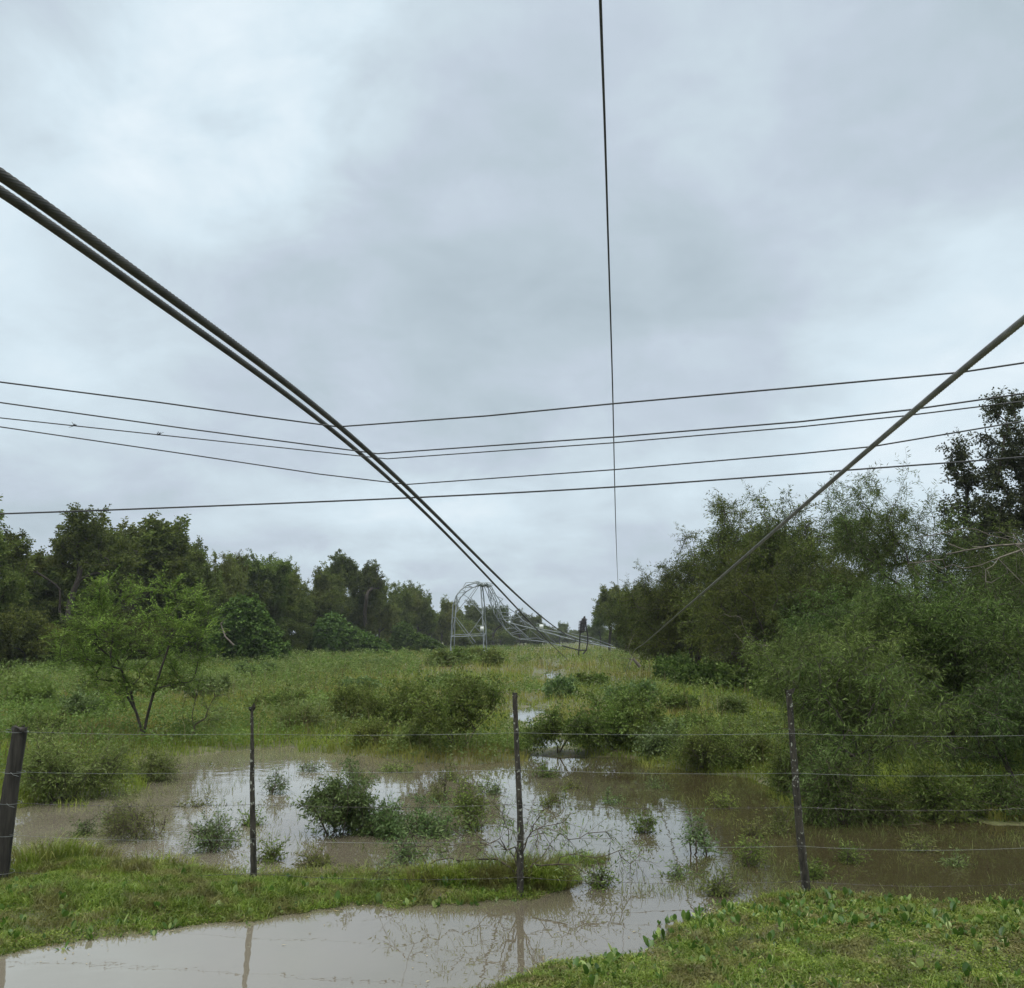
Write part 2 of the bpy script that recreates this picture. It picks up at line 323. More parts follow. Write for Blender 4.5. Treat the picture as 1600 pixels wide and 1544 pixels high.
def shore(x, y): return (fbm(x, y, 2.3) - 0.5) * 0.26 + np.clip((y - 7.5) / 3, 0, 1) * (fbm(x, y, 1.1) - .5) * 1.5
def height(x, y):
    d = sdist(x, y) + shore(x, y)
    h = np.where(d > 0, 0.082 * (1 - np.exp(-d / 0.5)), -0.22 * (1 - np.exp(d / 0.7)))
    h = h + (fbm(x, y, 4.1) - 0.5) * 0.07 * np.clip(np.abs(d) / 0.3, 0.15, 1)
    far = np.clip((y - 18) / 60, 0, 1) * np.clip(d / 2.5, 0, 1); return h + far * 0.25 + far * (fbm(x, y, 0.12) - 0.5) * 0.3 + far * np.clip((np.hypot(x, y) - 150) / 400, 0, 1) * 2
def spaced(a, b, s0, g):
    v = [a]
    while v[-1] < b: v.append(v[-1] + s0); s0 *= g
    return v
xs = np.array(sorted(set([-v for v in spaced(9, 900, .12, 1.12)] + list(np.arange(-9, 9.01, .075)) + spaced(9, 900, .12, 1.12))))
ys = np.array(sorted(set([-v for v in spaced(-1.5, 300, .15, 1.2)] + list(np.arange(1.5, 17, .075)) + spaced(17, 1200, .1, 1.06))))
XX, YY = np.meshgrid(xs, ys)
ZZ = height(XX, YY); nx = len(xs)
i = (np.arange(len(ys) - 1)[:, None] * nx + np.arange(nx - 1)[None, :]).ravel()
tag(obj('ground', mesh('ground', np.stack([XX, YY, ZZ], -1).reshape(-1, 3), [np.stack([i, i + 1, i + nx + 1, i + nx], 1)], M['ground'], True)), kind='structure')
V = np.array([[-60, -30, 0], [60, -30, 0], [60, 75, 0], [-60, 75, 0]], float)
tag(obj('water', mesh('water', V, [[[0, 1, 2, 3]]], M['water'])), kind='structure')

# ------------------------------------------------------------------ plants: generators
def blades(P, h, w, lean, rng, az=None):
    """P (n,3); grass blades, five vertices each, bent over by lean"""
    n = len(P); az = rng.random(n) * 2 * math.pi if az is None else az
    d = np.stack([np.cos(az), np.sin(az), np.zeros(n)], 1); fa = rng.random(n) * 2 * math.pi
    s = np.stack([np.cos(fa), np.sin(fa), np.zeros(n)], 1) * (w / 2)[:, None]
    up = np.array([0, 0, 1.0]); l = lean[:, None]; H = h[:, None]
    mid = P + up * H * 0.55 + d * H * l * 0.25; tip = P + up * H * (1 - 0.35 * np.minimum(l, 1.6)) + d * H * l * 0.85
    V = np.stack([P - s, P + s, mid + s * .8, mid - s * .8, tip], 1).reshape(-1, 3); b = np.arange(n)[:, None] * 5
    return V, b + np.array([[0, 1, 2, 3]]), b + np.array([[3, 2, 4]])
def leaf_quads(P, D, L, W, rng, flat=0.0):
    n = len(P); r = rng.normal(size=(n, 3)); r[:, 2] *= (1 - flat)
    S = nrm(np.cross(D, r + np.array([0, 0, flat]) * 0)); Nn = np.cross(S, D)
    if flat: S = nrm(np.cross(D, np.array([0, 0, 1.0])) + S * (1 - flat)); Nn = np.cross(S, D)
    L = L[:, None]; W = W[:, None]; mid = P + D * L * 0.45
    V = np.stack([P, mid - S * W / 2 + Nn * W * .15, P + D * L, mid + S * W / 2 + Nn * W * .15], 1).reshape(-1, 3)
    return V, np.arange(n)[:, None] * 4 + np.array([[0, 1, 2, 3]])
def frusta(A, B, ra, rb, k):
    n = len(A); T = nrm(B - A); ref = np.where(np.abs(T[:, 2:3]) < 0.9, np.array([[0, 0, 1.0]]), np.array([[1.0, 0, 0]]))
    S = nrm(np.cross(T, ref)); C = np.cross(S, T); a = np.arange(k) * 2 * math.pi / k
    ring = np.cos(a)[None, :, None] * S[:, None] + np.sin(a)[None, :, None] * C[:, None]
    V = np.concatenate([A[:, None] + ring * ra[:, None, None], B[:, None] + ring * rb[:, None, None]], 1).reshape(-1, 3)
    j = np.arange(k); f = np.stack([j, (j + 1) % k, k + (j + 1) % k, k + j], 1)
    return V, (np.arange(n)[:, None, None] * 2 * k + f[None]).reshape(-1, 4)
def lobe_points(n, lobes, rng, shell=0.6):
    L = np.array(lobes, float); vol = L[:, 3] * L[:, 4] * L[:, 5]; idx = rng.choice(len(L), n, p=vol / vol.sum())
    d = nrm(rng.normal(size=(n, 3))); r = rng.random(n) ** (1 / 3) * (1 - shell) + shell * (0.72 + 0.28 * rng.random(n))
    return L[idx, :3] + d * r[:, None] * L[idx, 3:]
def auto_lobes(rng, K, R_, z0, z1, lr=(0.28, 0.5), top=0.6, zsq=0.8):
    out = []; zc, hz = (z0 + z1) / 2, (z1 - z0) / 2
    for _ in range(K):
        d = nrm(rng.normal(size=3)); r = rng.random() ** 0.4 * 0.72
        l = rng.uniform(*lr)
        c = d * r * np.array([R_, R_, hz]) + np.array([0, 0, zc])
        lz = min(l * R_ * zsq, hz * .6)
        c[2] = min(max(c[2], z0 + lz * .8), z1 - lz * .9)
        out.append((*c, l * R_, l * R_, lz))
    return out
def grow(trunks, A, rng, seg, alpha=0.3, lift=0.25, wander=0.08, down=0.7, pen_=None):
    cap = sum(len(t) for t in trunks) + 1 + len(A) * 40
    P = np.zeros((cap, 3)); par = np.full(cap, -1); pl = np.zeros(cap); dr = np.zeros((cap, 3)); n = 0
    lock = []
    for t in trunks:
        for k, p in enumerate(t):
            if k == 0 and n: prev = 0; continue
            P[n] = p; par[n] = -1 if n == 0 else prev
            if n: pl[n] = pl[prev] + np.linalg.norm(P[n] - P[prev]); dr[n] = nrm(P[n] - P[prev])
            else: dr[n] = (0, 0, 1)
            prev = n; n += 1
    first = max(1, int(n * 0.0)); tips = []
    base = trunks[0][0]; zmin = min(min(q[2] for q in t[-1:]) for t in trunks) * 0.45; pen = min(1.2, .6 * max(q[2] for t in trunks for q in t)) if pen_ is None else pen_
    for a in A[np.argsort(np.linalg.norm(A - base, axis=1) + rng.random(len(A)) * 0.3)]:
        d = a - P[:n]; dist = np.linalg.norm(d, axis=1)
        cost = dist + alpha * pl[:n] * 0.5 + np.maximum(0, -d[:, 2]) * down + (P[:n, 2] < zmin) * pen - 0.25 * (d * dr[:n]).sum(1)
        j = int(np.argmin(cost)); D = dist[j]; ns = min(38, max(2, int(math.ceil(D / seg))))
        ctrl = P[j] + (dr[j] * 0.6 + np.array([0, 0, lift])) * D * 0.5; pr = j
        for k in range(1, ns + 1):
            t = k / ns; q = (1 - t)**2 * P[j] + 2 * t * (1 - t) * ctrl + t * t * a
            if k < ns: q = q + rng.normal(size=3) * wander * D / ns
            P[n] = q; par[n] = pr; pl[n] = pl[pr] + np.linalg.norm(q - P[pr]); dr[n] = nrm(q - P[pr]); pr = n; n += 1
        tips.append(pr)
    return P[:n], par[:n], dr[:n], np.array(tips)
def plant(name, trunks, A, seed, trunk_r, seg=0.4, twigs=5, tl=0.4, m=10, L=0.1, W=0.05, droop=0.2, spread=0.9, tip_r=0.004, leafmat='oak_leaf', bark='bark', twig_r=0.003, along=2,
          alpha=0.3, lift=0.25, wander=0.08, leafdroop=0.2, down=0.7, flat=0.0, sides=6, ex=2.3, leafout=0.8, pen=None, pinnate=False):
    """returns (stem mesh, foliage mesh): limbs grown to the points A of the crown, leafy twigs on every limb end"""
    rng = np.random.default_rng(seed)
    P, par, dr, tips = grow(trunks, A, rng, seg, alpha, lift, wander, down, pen)
    n = len(P); acc = np.zeros(n); has = np.zeros(n, bool)
    r = np.zeros(n)
    for k in range(n - 1, -1, -1):
        r[k] = acc[k] ** (1 / ex) if acc[k] > 0 else tip_r
        if par[k] >= 0: acc[par[k]] += r[k] ** ex
    r = tip_r + (r - tip_r) * max(0.1, (trunk_r - tip_r) / max(r[0] - tip_r, 1e-6))
    kids = np.arange(1, n); pa = par[1:]; best = np.zeros(n)
    np.maximum.at(best, pa, r[kids]); main = r[kids] >= best[pa] - 1e-9
    ra = np.where(main, r[pa], r[kids] * 1.1); ra[pa == 0] = np.maximum(ra[pa == 0], r[kids][pa == 0] * 1.25)
    mb = MB(); big = np.maximum(ra, r[kids]) > max(0.022, trunk_r * .12)
    for sel, k in ((big, sides), (~big, 4)):
        if sel.any(): mb.add(*frusta(P[pa[sel]], P[kids[sel]] + dr[kids[sel]] * r[kids[sel]][:, None] * .3, ra[sel], r[kids[sel]], k))
    # leafy twigs at the limb ends and on the nodes just behind them
    src = [tips]; q = tips
    for _ in range(along): q = par[q]; q = q[q > 0]; src.append(q)
    src = np.concatenate(src); src = np.repeat(src, twigs)
    D = nrm(dr[src] * 0.6 + rng.normal(size=(len(src), 3)) * spread * 0.7 + np.array([0, 0, -droop]))
    ln = tl * (0.5 + rng.random(len(src))); B0 = P[src]; sag = np.array([0, 0, -1.0]) * droop * 0.5
    B1 = B0 + D * ln[:, None] * .55 + sag * ln[:, None] * .2; B2 = B0 + D * ln[:, None] + sag * ln[:, None] * .8
    tr = np.full(len(src), twig_r)
    mb.add(*frusta(B0, B1, tr, tr * .8, 3)); mb.add(*frusta(B1, B2, tr * .8, tr * .4, 3))
    st = mb.mesh(name + '_stem', M[bark], True)
    if m <= 0: return st, None
    ti = np.repeat(np.arange(len(src)), m); t = (np.tile(np.arange(m), len(src)) + rng.random(len(ti))) / m
    t = t[:, None]; Pl = np.where(t < .55, B0[ti] + (B1[ti] - B0[ti]) * t / .55, B1[ti] + (B2[ti] - B1[ti]) * (t - .55) / .45)
    side = nrm(np.cross(D[ti], rng.normal(size=(len(ti), 3))))
    if pinnate: side = nrm(nrm(np.cross(D[ti], np.array([0, 0, 1.0]))) * np.where(np.arange(len(ti)) % 2, 1, -1)[:, None] + rng.normal(size=(len(ti), 3)) * .22)
    Dl = nrm(D[ti] * 0.55 + side * leafout + np.array([0, 0, -leafdroop]))
    sz = 0.6 + 0.7 * rng.random(len(ti))
    V, f = leaf_quads(Pl + side * .15 * L, Dl, L * sz, W * (0.7 + 0.6 * rng.random(len(ti))), rng, flat)
    return st, mesh(name + '_leaves', V, [f], M[leafmat])
def stemline(p0, p1, n, rng, wob=0.05, bow=(0, 0, 0)):
    t = np.linspace(0, 1, n)[:, None]; p0 = np.array(p0, float); p1 = np.array(p1, float)
    P = p0 + (p1 - p0) * t + np.array(bow) * (4 * t * (1 - t)); w = rng.normal(size=(n, 3)) * wob; w[0] = 0; w[:, 2] *= .3
    return list(P + w)

# ---- prototypes -------------------------------------------------------------
rg = np.random.default_rng(77)
PROTO = {}
def far_tree(key, seed, H, Rr, z0, K, nA, lobes=None, leafmat='oak_leaf', m=16, L=0.17, W=0.10, twigs=4, tl=0.5, lr=(0.22, 0.4), droop=0.15, shell=.5, tr=.17, along=1):
    rng = np.random.default_rng(seed)
    lb = lobes or auto_lobes(rng, K, Rr, z0, H, lr)
    A = lobe_points(nA, lb, rng, shell); A = A[A[:, 2] > 0.4]
    tk = stemline((0, 0, -0.3), (rng.normal() * .4, rng.normal() * .4, H * .45), 6, rng, .08)
    tk2 = [tk[0]] + stemline((0, 0, 0.2), (rng.normal() * .9, rng.normal() * .9, H * .5), 5, rng, .1)
    up = A[(A[:, 2] > H * .5)]; up = up[rng.random(len(up)) < .3]; A = np.vstack([A, up * (1 + .08 * rng.random((len(up), 1))) + np.array([0, 0, H * .07]) * rng.random((len(up), 1))])
    PROTO[key] = plant(key, [tk, tk2], A, seed, tr, .55, twigs, tl, m, L, W, droop, .9, .012, leafmat, 'bark', .006, along)
far_tree('oak_a', 1, 10.0, 4.2, 2.2, 15, 300)
far_tree('oak_b', 2, 9.0, 3.8, 1.2, 13, 300, lr=(.25, .42))
far_tree('oak_c', 3, 9.5, 3.2, 2.5, 11, 230, lr=(.2, .36))
far_tree('oak_open', 4, 10.0, 4.8, 4.0, 18, 150, lr=(.10, .2), twigs=4, m=11, tl=.42, shell=.3)
far_tree('oak_tall', 5, 11.0, 2.3, 5.2, 10, 120, lr=(.2, .36), tl=.4, shell=.3)
far_tree('scrub_a', 6, 5.0, 3.6, 0.3, 13, 300, leafmat='mesquite_leaf', L=.17, W=.08, m=13)
far_tree('scrub_b', 7, 4.2, 3.0, 0.2, 11, 260, leafmat='oak_leaf', L=.18, W=.10, m=12)

def vine_mound(key, seed, lobes, nA=260):
    rng = np.random.default_rng(seed); A = lobe_points(nA, lobes, rng, .85); A = A[A[:, 2] > .1]
    tk = stemline((0, 0, -0.2), (0, 0, 1.5), 4, rng, .1)
    PROTO[key] = plant(key, [tk], A, seed, .06, .5, 6, .45, 13, .17, .14, .55, .8, .008, 'vine_leaf', 'bark', .005, 1, leafdroop=.5, flat=.5)
vine_mound('vine_a', 11, [(0, 0, 2.6, 1.5, 1.5, 1.6), (.9, -.3, 1.6, 1.4, 1.2, 1.4), (1.9, -.5, .8, 1.2, 1.1, .9), (-.8, 0, 1.6, 1.1, 1.2, 1.5), (.2, -.2, 3.6, .8, .8, .7)], 320)
vine_mound('vine_b', 12, [(0, 0, .8, 1.3, 1.2, .8), (1.4, 0, .45, 1.0, 1, .45), (-.9, .2, 1.3, .8, .8, 1.2)], 200)

# dark mesquites of the right-hand thicket: fine foliage, airy tops, crooked limbs
def mesq(key, seed, H, Rr, z0, K, nA, lr=(.25, .45), airy=.28, **kw):
    rng = np.random.default_rng(seed); lb = auto_lobes(rng, K, Rr, z0, H, lr)
    A = lobe_points(int(nA * .85), lb, rng, .45); A = A[A[:, 2] > .3]
    up = A[(A[:, 2] > H * .45)]; up = up[rng.random(len(up)) < airy]; up = up * (1 + .12 * rng.random((len(up), 1))) + np.array([0, 0, H * .16]) * rng.random((len(up), 1)) + rng.normal(size=up.shape) * .15; A = np.vstack([A, up])
    tks = []
    for q in range(3):
        a = rng.random() * 6.28; tks.append([np.array((0, 0, -.2))] + stemline((.1 * math.cos(a), .1 * math.sin(a), .2), (math.cos(a) * Rr * .35, math.sin(a) * Rr * .35, H * .5), 6, rng, .1, (0, 0, .3)))
    o = dict(trunk_r=.14, seg=.35, twigs=4, tl=.55, m=13, L=.15, W=.032, droop=.25, spread=.9, tip_r=.008, leafmat='mesquite_leaf', twig_r=.005, along=2, leafdroop=.25, wander=.14)
    o.update(kw); PROTO[key] = plant(key, tks, A, seed, **o)
mesq('mesq_a', 21, 7.2, 4.2, .6, 16, 330)
mesq('mesq_b', 22, 7.0, 3.8, .8, 14, 300, leafmat='mesquite_leaf')
mesq('mesq_c', 23, 6.0, 3.4, .3, 14, 380)
# feathery near trees
mesq('feather_a', 31, 5.6, 2.6, 1.6, 11, 130, lr=(.18, .34), trunk_r=.07, tip_r=.004, twig_r=.0025, tl=.42, m=15, L=.10, W=.0155, droop=.35, leafmat='feather_leaf', seg=.25, along=2)
mesq('feather_b', 32, 3.4, 2.5, .55, 14, 270, lr=(.22, .42), trunk_r=.06, tip_r=.004, twig_r=.0025, tl=.40, m=15, L=.10, W=.0155, droop=.55, leafmat='feather_leaf', seg=.22, along=2)
mesq('feather_c', 33, 2.7, 1.6, 1.0, 11, 170, lr=(.25, .45), trunk_r=.055, tip_r=.0035, twig_r=.002, tl=.34, m=15, L=.085, W=.014, droop=.45, leafmat='feather_leaf', seg=.2, along=2)
mesq('feather_low', 35, 2.3, 1.5, .12, 12, 95, lr=(.22, .42), trunk_r=.04, tip_r=.0035, twig_r=.002, tl=.34, m=13, L=.085, W=.013, droop=.55, leafmat='feather_leaf', seg=.18, along=2)
mesq('feather_d', 34, 4.2, 3.0, .3, 15, 330, lr=(.22, .4), trunk_r=.07, tip_r=.004, twig_r=.0025, tl=.45, m=15, L=.11, W=.017, droop=.5, leafmat='feather_leaf', seg=.25, along=2)

def top_of(me):
    a = np.empty(len(me.vertices) * 3, np.float32); me.vertices.foreach_get('co', a); return float(np.percentile(a[2::3], 99.85))
def add_tree(name, key, loc, rz, sc, label, cat='tree', group=None, parts=('trunk', 'crown'), sz=None):
    o = empty(name, loc, rz); o.scale = (sc, sc, sz or sc); st, lf = PROTO[key]
    obj(parts[0], st, o)
    if lf: obj(parts[1], lf, o)
    return tag(o, label, cat, group)
def gz(x, y): return float(height(np.array([x]), np.array([y]))[0])

# ------------------------------------------------------------------ left treeline
PH = {k_: top_of(v_[1]) for k_, v_ in PROTO.items()}
def by_top(name, key, px, top, Y, rz, label, group=None, wide=1.0, cat='tree', parts=('trunk', 'crown')):
    """stands at depth Y on the ground; its height is set by where its top shows"""
    p = U(px, top, Y); z = gz(p[0], Y); s = (p[2] - z) / PH[key]
    o = add_tree(name, key, (p[0], Y, z), rz, s * wide, label, cat, group, parts, s)
    return o
LT = 'trees of the left treeline'
left = [
    ('oak_a', -40, 770, 47, 'tall broadleaf tree cut by the left edge of the photo', 1.1),
    ('oak_open', 118, 794, 52, 'open-crowned tree with a forked leaning trunk showing against the sky, above the bright young tree', 1.1),
    ('oak_c', 205, 806, 60, 'narrow dark tree topping the treeline just behind the bright young tree', 1.25),
    ('oak_b', 258, 836, 64, 'rounded dark tree stepping down beside the narrow dark treetop on the left', 1.0),
    ('oak_b', 318, 856, 72, None, 1.0), ('oak_a', 372, 868, 80, None, 1.0), ('oak_c', 404, 866, 84, None, 1.0),
    ('oak_a', 445, 882, 92, None, 1.0), ('oak_b', 492, 886, 100, None, 1.0),
    ('oak_tall', 532, 862, 104, 'tall thin tree with clumped leaves, the higher of two rising above the middle treeline', 1.0),
    ('oak_tall', 578, 876, 110, 'tall thin tree with clumped leaves, the lower of two rising above the middle treeline', 1.1),
    ('oak_b', 288, 850, 68, None, .8), ('oak_a', 345, 866, 76, None, .9), ('oak_b', 425, 882, 88, None, .9), ('oak_a', 510, 890, 103, None, .8), ('oak_b', 594, 902, 118, None, .8), ('oak_a', 636, 914, 134, None, .9), ('oak_b', 672, 926, 146, None, .8),
    ('oak_b', 560, 915, 112, None, 1.1), ('oak_a', 618, 912, 128, None, 1.0), ('oak_b', 655, 912, 140, None, 1.0),
    ('oak_b', 690, 934, 150, 'dark tree at the end of the near treeline, left of the lattice tower', .9),
    ('oak_a', 735, 938, 185, 'distant tree seen through the legs of the bent tower', 1.0), ('oak_c', 772, 946, 200, 'distant tree right behind the collapsing top of the tower', 1.2),
    ('oak_a', 812, 952, 215, None, 1.0), ('oak_b', 846, 960, 235, 'far rounded tree above the middle of the fallen tower arm', 1.1), ('oak_b', 874, 972, 270, 'far low tree just left of the upright insulators', 1.2), ('oak_c', 897, 984, 330, 'farthest small tree at the left side of the clearing gap', 1.3),
]
for q, (key, px, top, Y, lab, wd) in enumerate(left):
    by_top('broadleaf_tree', key, px, top, Y, q * 2.4, lab or 'dark green tree merging with its neighbours in the middle of the left treeline', LT, wd)
for q, px in enumerate([20, 70, 120, 165, 205, 250, 300, 340, 385, 430, 470, 510, 550, 590, 630, 665, 700, 760]):
    Y = 45000 / (930 - px) * (1.12 if px < 700 else .9)
    by_top('scrub_tree', ('oak_b', 'oak_a', 'scrub_a')[q % 3], px, 852 + px * .128 + (q * 5 % 4) * 7, Y + 4, q * 1.7, 'low dark tree filling the treeline under the taller left crowns', 'trees filling in behind the left treeline', 1.25)
for q, px in enumerate([-60, 40, 130, 215, 300, 360, 445, 500, 560, 620, 668, 720, 790, 838]):
    Y = 45000 / (930 - px) * .92 if px < 700 else 150 + (px - 700) * .5
    by_top('scrub_shrub', ('scrub_a', 'scrub_b')[q % 2], px, 938 + q * 2.6 + (q * 7 % 5) * 5, Y, q * 2.1, 'low dark shrub at the foot of the left treeline', 'shrubs along the foot of the left treeline', 1.1, 'shrub', ('stem', 'foliage'))
for q, px in enumerate([700, 722, 745, 765, 785, 800, 818, 835, 850, 866, 880, 895, 907]):
    by_top('scrub_tree', ('scrub_a', 'scrub_b')[q % 2], px, 962 + q * 1.9 + (q * 5 % 4) * 3, 170 + q * 13, q * 1.9, 'far low dark scrub closing the view behind the fallen tower', 'far scrub behind the fallen tower', 1.5)
for q, px in enumerate([922, 934, 948, 962, 978, 994, 1010, 1030]):
    by_top('scrub_tree', ('scrub_b', 'scrub_a')[q % 2], px, 988 - q * 3.2 + (q * 5 % 4) * 3, 260 - q * 26, q * 1.9, 'far low dark scrub along the right side of the clearing', 'far scrub on the right side of the clearing', 1.5)
for px, Y, s, rz, key, lab in ((378, 60, 1.0, 0, 'vine_a', 'bright green vine-smothered mound sloping down beside the dark hollow'), (545, 92, 1.6, .3, 'vine_b', 'vine-covered mound in the middle of the left treeline'), (648, 110, 1.4, .1, 'vine_b', 'vine-draped fallen limb low beside the treeline, nearer the tower'), (500, 88, 1.2, 2.2, 'vine_b', 'low tangle of vines between the sloping mound and the middle vine mound')):
    p = U(px, 1000, Y); add_tree('vine_mound', key, (p[0], Y, gz(p[0], Y)), rz, s, lab, 'vine', 'vine-covered mounds along the left treeline', ('stem', 'foliage'))

# ------------------------------------------------------------------ right-hand thicket
RT = 'trees of the right thicket'
right = [
    ('mesquite_tree', 'mesq_a', 1150, 778, 36, .3, 'dark mesquite with an airy grey top, left half of the big right mound', 1.0),
    ('mesquite_tree', 'mesq_b', 1262, 768, 33, 2.1, 'dark mesquite with a thin twiggy top under the single falling cable', 1.0),
    ('mesquite_tree', 'mesq_c', 1075, 838, 42, 1.1, 'rounded mesquite at the left shoulder of the big right mound', 1.0),
    ('mesquite_tree', 'mesq_c', 1030, 880, 52, 4.1, 'low mesquite at the left foot of the big right mound where the cable lands', 1.0),
    ('mesquite_tree', 'mesq_b', 1330, 862, 30, 3.3, 'dark mesquite filling the dip between the right mound and the feathery trees', 1.1),
    ('mesquite_tree', 'mesq_a', 1200, 850, 31, 5.0, 'broad dark mesquite in front of the right mound above the brush pile', 1.0),
    ('broadleaf_tree', 'oak_c', 975, 914, 100, 1.0, 'dark tree with clumped leaves where the thin overhead wire ends', 1.2),
    ('broadleaf_tree', 'oak_a', 1000, 915, 84, 2.0, 'dark tree between the wire end and the right mound', 1.0),
    ('broadleaf_tree', 'oak_c', 950, 936, 120, 3.0, 'dark tree leaning toward the clearing gap, right of the insulators', 1.3),
    ('broadleaf_tree', 'oak_b', 938, 966, 190, 4.0, 'far low tree on the right side of the clearing gap', 1.1),
    ('broadleaf_tree', 'oak_b', 922, 978, 300, 5.0, 'farthest low tree on the right side of the clearing gap', 1.3),
    ('feathery_tree', 'feather_a', 1412, 728, 20.5, .8, 'tall airy feathery tree with thin slanting limbs against the sky', 1.0),
    ('feathery_tree', 'feather_a', 1510, 815, 19, 3.8, 'airy feathery tree in front of the tall dark tree', 1.1),
    ('feathery_tree', 'feather_d', 1390, 890, 17.5, .2, 'wide feathery tree of mid green in the middle of the right thicket', 1.1),
    ('feathery_tree', 'feather_d', 1560, 850, 15.5, 1.9, 'wide feathery tree with drooping pale sprays at the right edge', 1.1),
    ('feathery_tree', 'feather_b', 1325, 930, 13.5, 2.6, 'low feathery tree with thin stems right of the last fence post', 1.0),
    ('feathery_tree', 'feather_c', 1480, 900, 13.2, 4.0, 'small feathery tree with a bare slim trunk behind the right fence', 1.1),
    ('feathery_tree', 'feather_b', 1600, 905, 12.5, 5.2, 'feathery tree cut by the right edge behind the brown pool', 1.0),
    ('feathery_tree', 'feather_c', 1255, 985, 17, 5.4, 'small feathery sapling in front of the dark hollow', 1.0),
    ('feathery_tree', 'feather_low', 1312, 985, 10.3, .5, 'low feathery tree hanging down to the water just right of the last fence post', .9),
    ('feathery_tree', 'feather_low', 1590, 1030, 11.0, 4.4, 'low feathery tree hanging over the right end of the brown pool', 1.0),
]
for nm, key, px, top, Y, rz, lab, wd in right: by_top(nm, key, px, top, Y, rz, lab, RT, wd)
# tall dark broadleaf at the right edge
rng = np.random.default_rng(41)
lb = [(0, 0, 6.9, 1.1, 1.1, 1.1), (-1.0, 0, 6.2, .8, .9, .9), (.9, .2, 6.4, 1.0, 1, 1.0), (-.4, .3, 5.3, 1.4, 1.2, .9), (1.2, -.2, 5.0, 1.2, 1.2, 1.0), (-1.3, -.1, 4.6, .9, .9, .7), (0, 0, 4.0, 1.7, 1.5, .9), (.3, 0, 2.8, 1.8, 1.6, 1.0)]
A = lobe_points(360, lb, rng, .5)
PROTO['dark'] = plant('dark', [stemline((0, 0, -.3), (-.2, .1, 4.2), 7, rng, .06), stemline((0, 0, -.3), (.7, 0, 4.4), 7, rng, .06)], A, 41, .15, .35, 5, .32, 12, .085, .045, .05, .9, .006, 'black_leaf', 'bark', .004, 2)
PH['dark'] = top_of(PROTO['dark'][1]); by_top('broadleaf_tree', 'dark', 1578, 618, 25.5, 0, 'tall near-black broadleaf tree rising at the right edge', RT, 1.0)

# young bright tree on the left: two stems from one base, flat fans of leaves
rng = np.random.default_rng(52); b = G(222, 1163); b[2] = gz(b[0], b[1])
Yb = b[1]; loc = lambda px, py, dy=0.0: (U(px, py, Yb + dy) - b)
tr1 = [np.zeros(3) + (0, 0, -.1), loc(224, 1150), loc(217, 1130), loc(209, 1100, .1), loc(200, 1068, .15), loc(187, 1040, .2), loc(178, 1010, .2)]
tr2 = [np.zeros(3) + (0, 0, -.1), loc(224, 1150), loc(230, 1120), loc(238, 1090, -.1), loc(250, 1050, -.2), loc(262, 1015, -.2), loc(272, 990, -.2)]
tr3 = [np.zeros(3) + (0, 0, -.1), loc(224, 1150), loc(214, 1115), loc(200, 1090, -.1), loc(180, 1082, -.3)]
lb = []
for px, py, rx, rz_, dy in ((152, 912, 22, 18, 0), (158, 948, 40, 25, .3), (128, 962, 30, 20, -.2), (105, 992, 30, 20, 0), (120, 1022, 36, 24, .4), (170, 990, 48, 30, -.3), (222, 928, 34, 18, .2), (240, 962, 42, 26, -.3), (260, 914, 22, 16, 0), (298, 940, 32, 18, .2), (338, 950, 24, 12, -.1), (322, 980, 34, 22, .2), (285, 990, 46, 28, -.4), (222, 1010, 46, 28, .3), (172, 1042, 48, 30, 0), (262, 1040, 46, 30, .3), (312, 1022, 34, 24, 0), (140, 1062, 36, 22, .2), (215, 1075, 44, 24, -.2), (290, 1066, 32, 20, .2), (182, 1092, 24, 14, -.3)):
    k = Yb / F; c = loc(px, py, dy); lb.append((c[0], c[1], c[2], rx * k, .38, rz_ * k))
A = lobe_points(195, [(a_, b_, c_, d_ * .85, e_, f_ * .8) for a_, b_, c_, d_, e_, f_ in lb], rng, .3)
st, lf = plant('young', [tr1, tr2, tr3], A, 52, .036, .16, 3, .28, 18, .066, .019, -.05, .85, .003, 'bright_leaf', 'bark', .0018, 1, alpha=.15, lift=.1, wander=.1, leafdroop=.02, flat=.7, pinnate=True)
o = empty('young_tree', b); obj('trunk', st, o); obj('crown', lf, o)
tag(o, 'young bright green tree with two thin dark stems at the left edge of the pond', 'tree')

# bare sapling beside it
rng = np.random.default_rng(53); b = G(302, 1162); b[2] = gz(b[0], b[1]); Yb = b[1]
t1 = [np.array((0, 0, -.05)), loc(303, 1140), loc(300, 1118), loc(305, 1095), loc(311, 1066)]
A = np.array([loc(311, 1064), loc(314, 1100), loc(330, 1098, .1), loc(290, 1090, .1), loc(340, 1125), loc(350, 1085, .2), loc(325, 1072, .1), loc(285, 1120), loc(318, 1135), loc(345, 1105, -.2)])
st, lf = plant('sapling', [t1], A, 53, .02, .14, 5, .3, 8, .03, .006, .1, .8, .003, 'dry_stem', 'twig', .0015, 1, lift=.3, down=3., pen=.05)
o = empty('bare_sapling', b); obj('stem', st, o); obj('foliage', lf, o); tag(o, 'thin nearly bare sapling standing between the bright young tree and the second fence post', 'sapling')

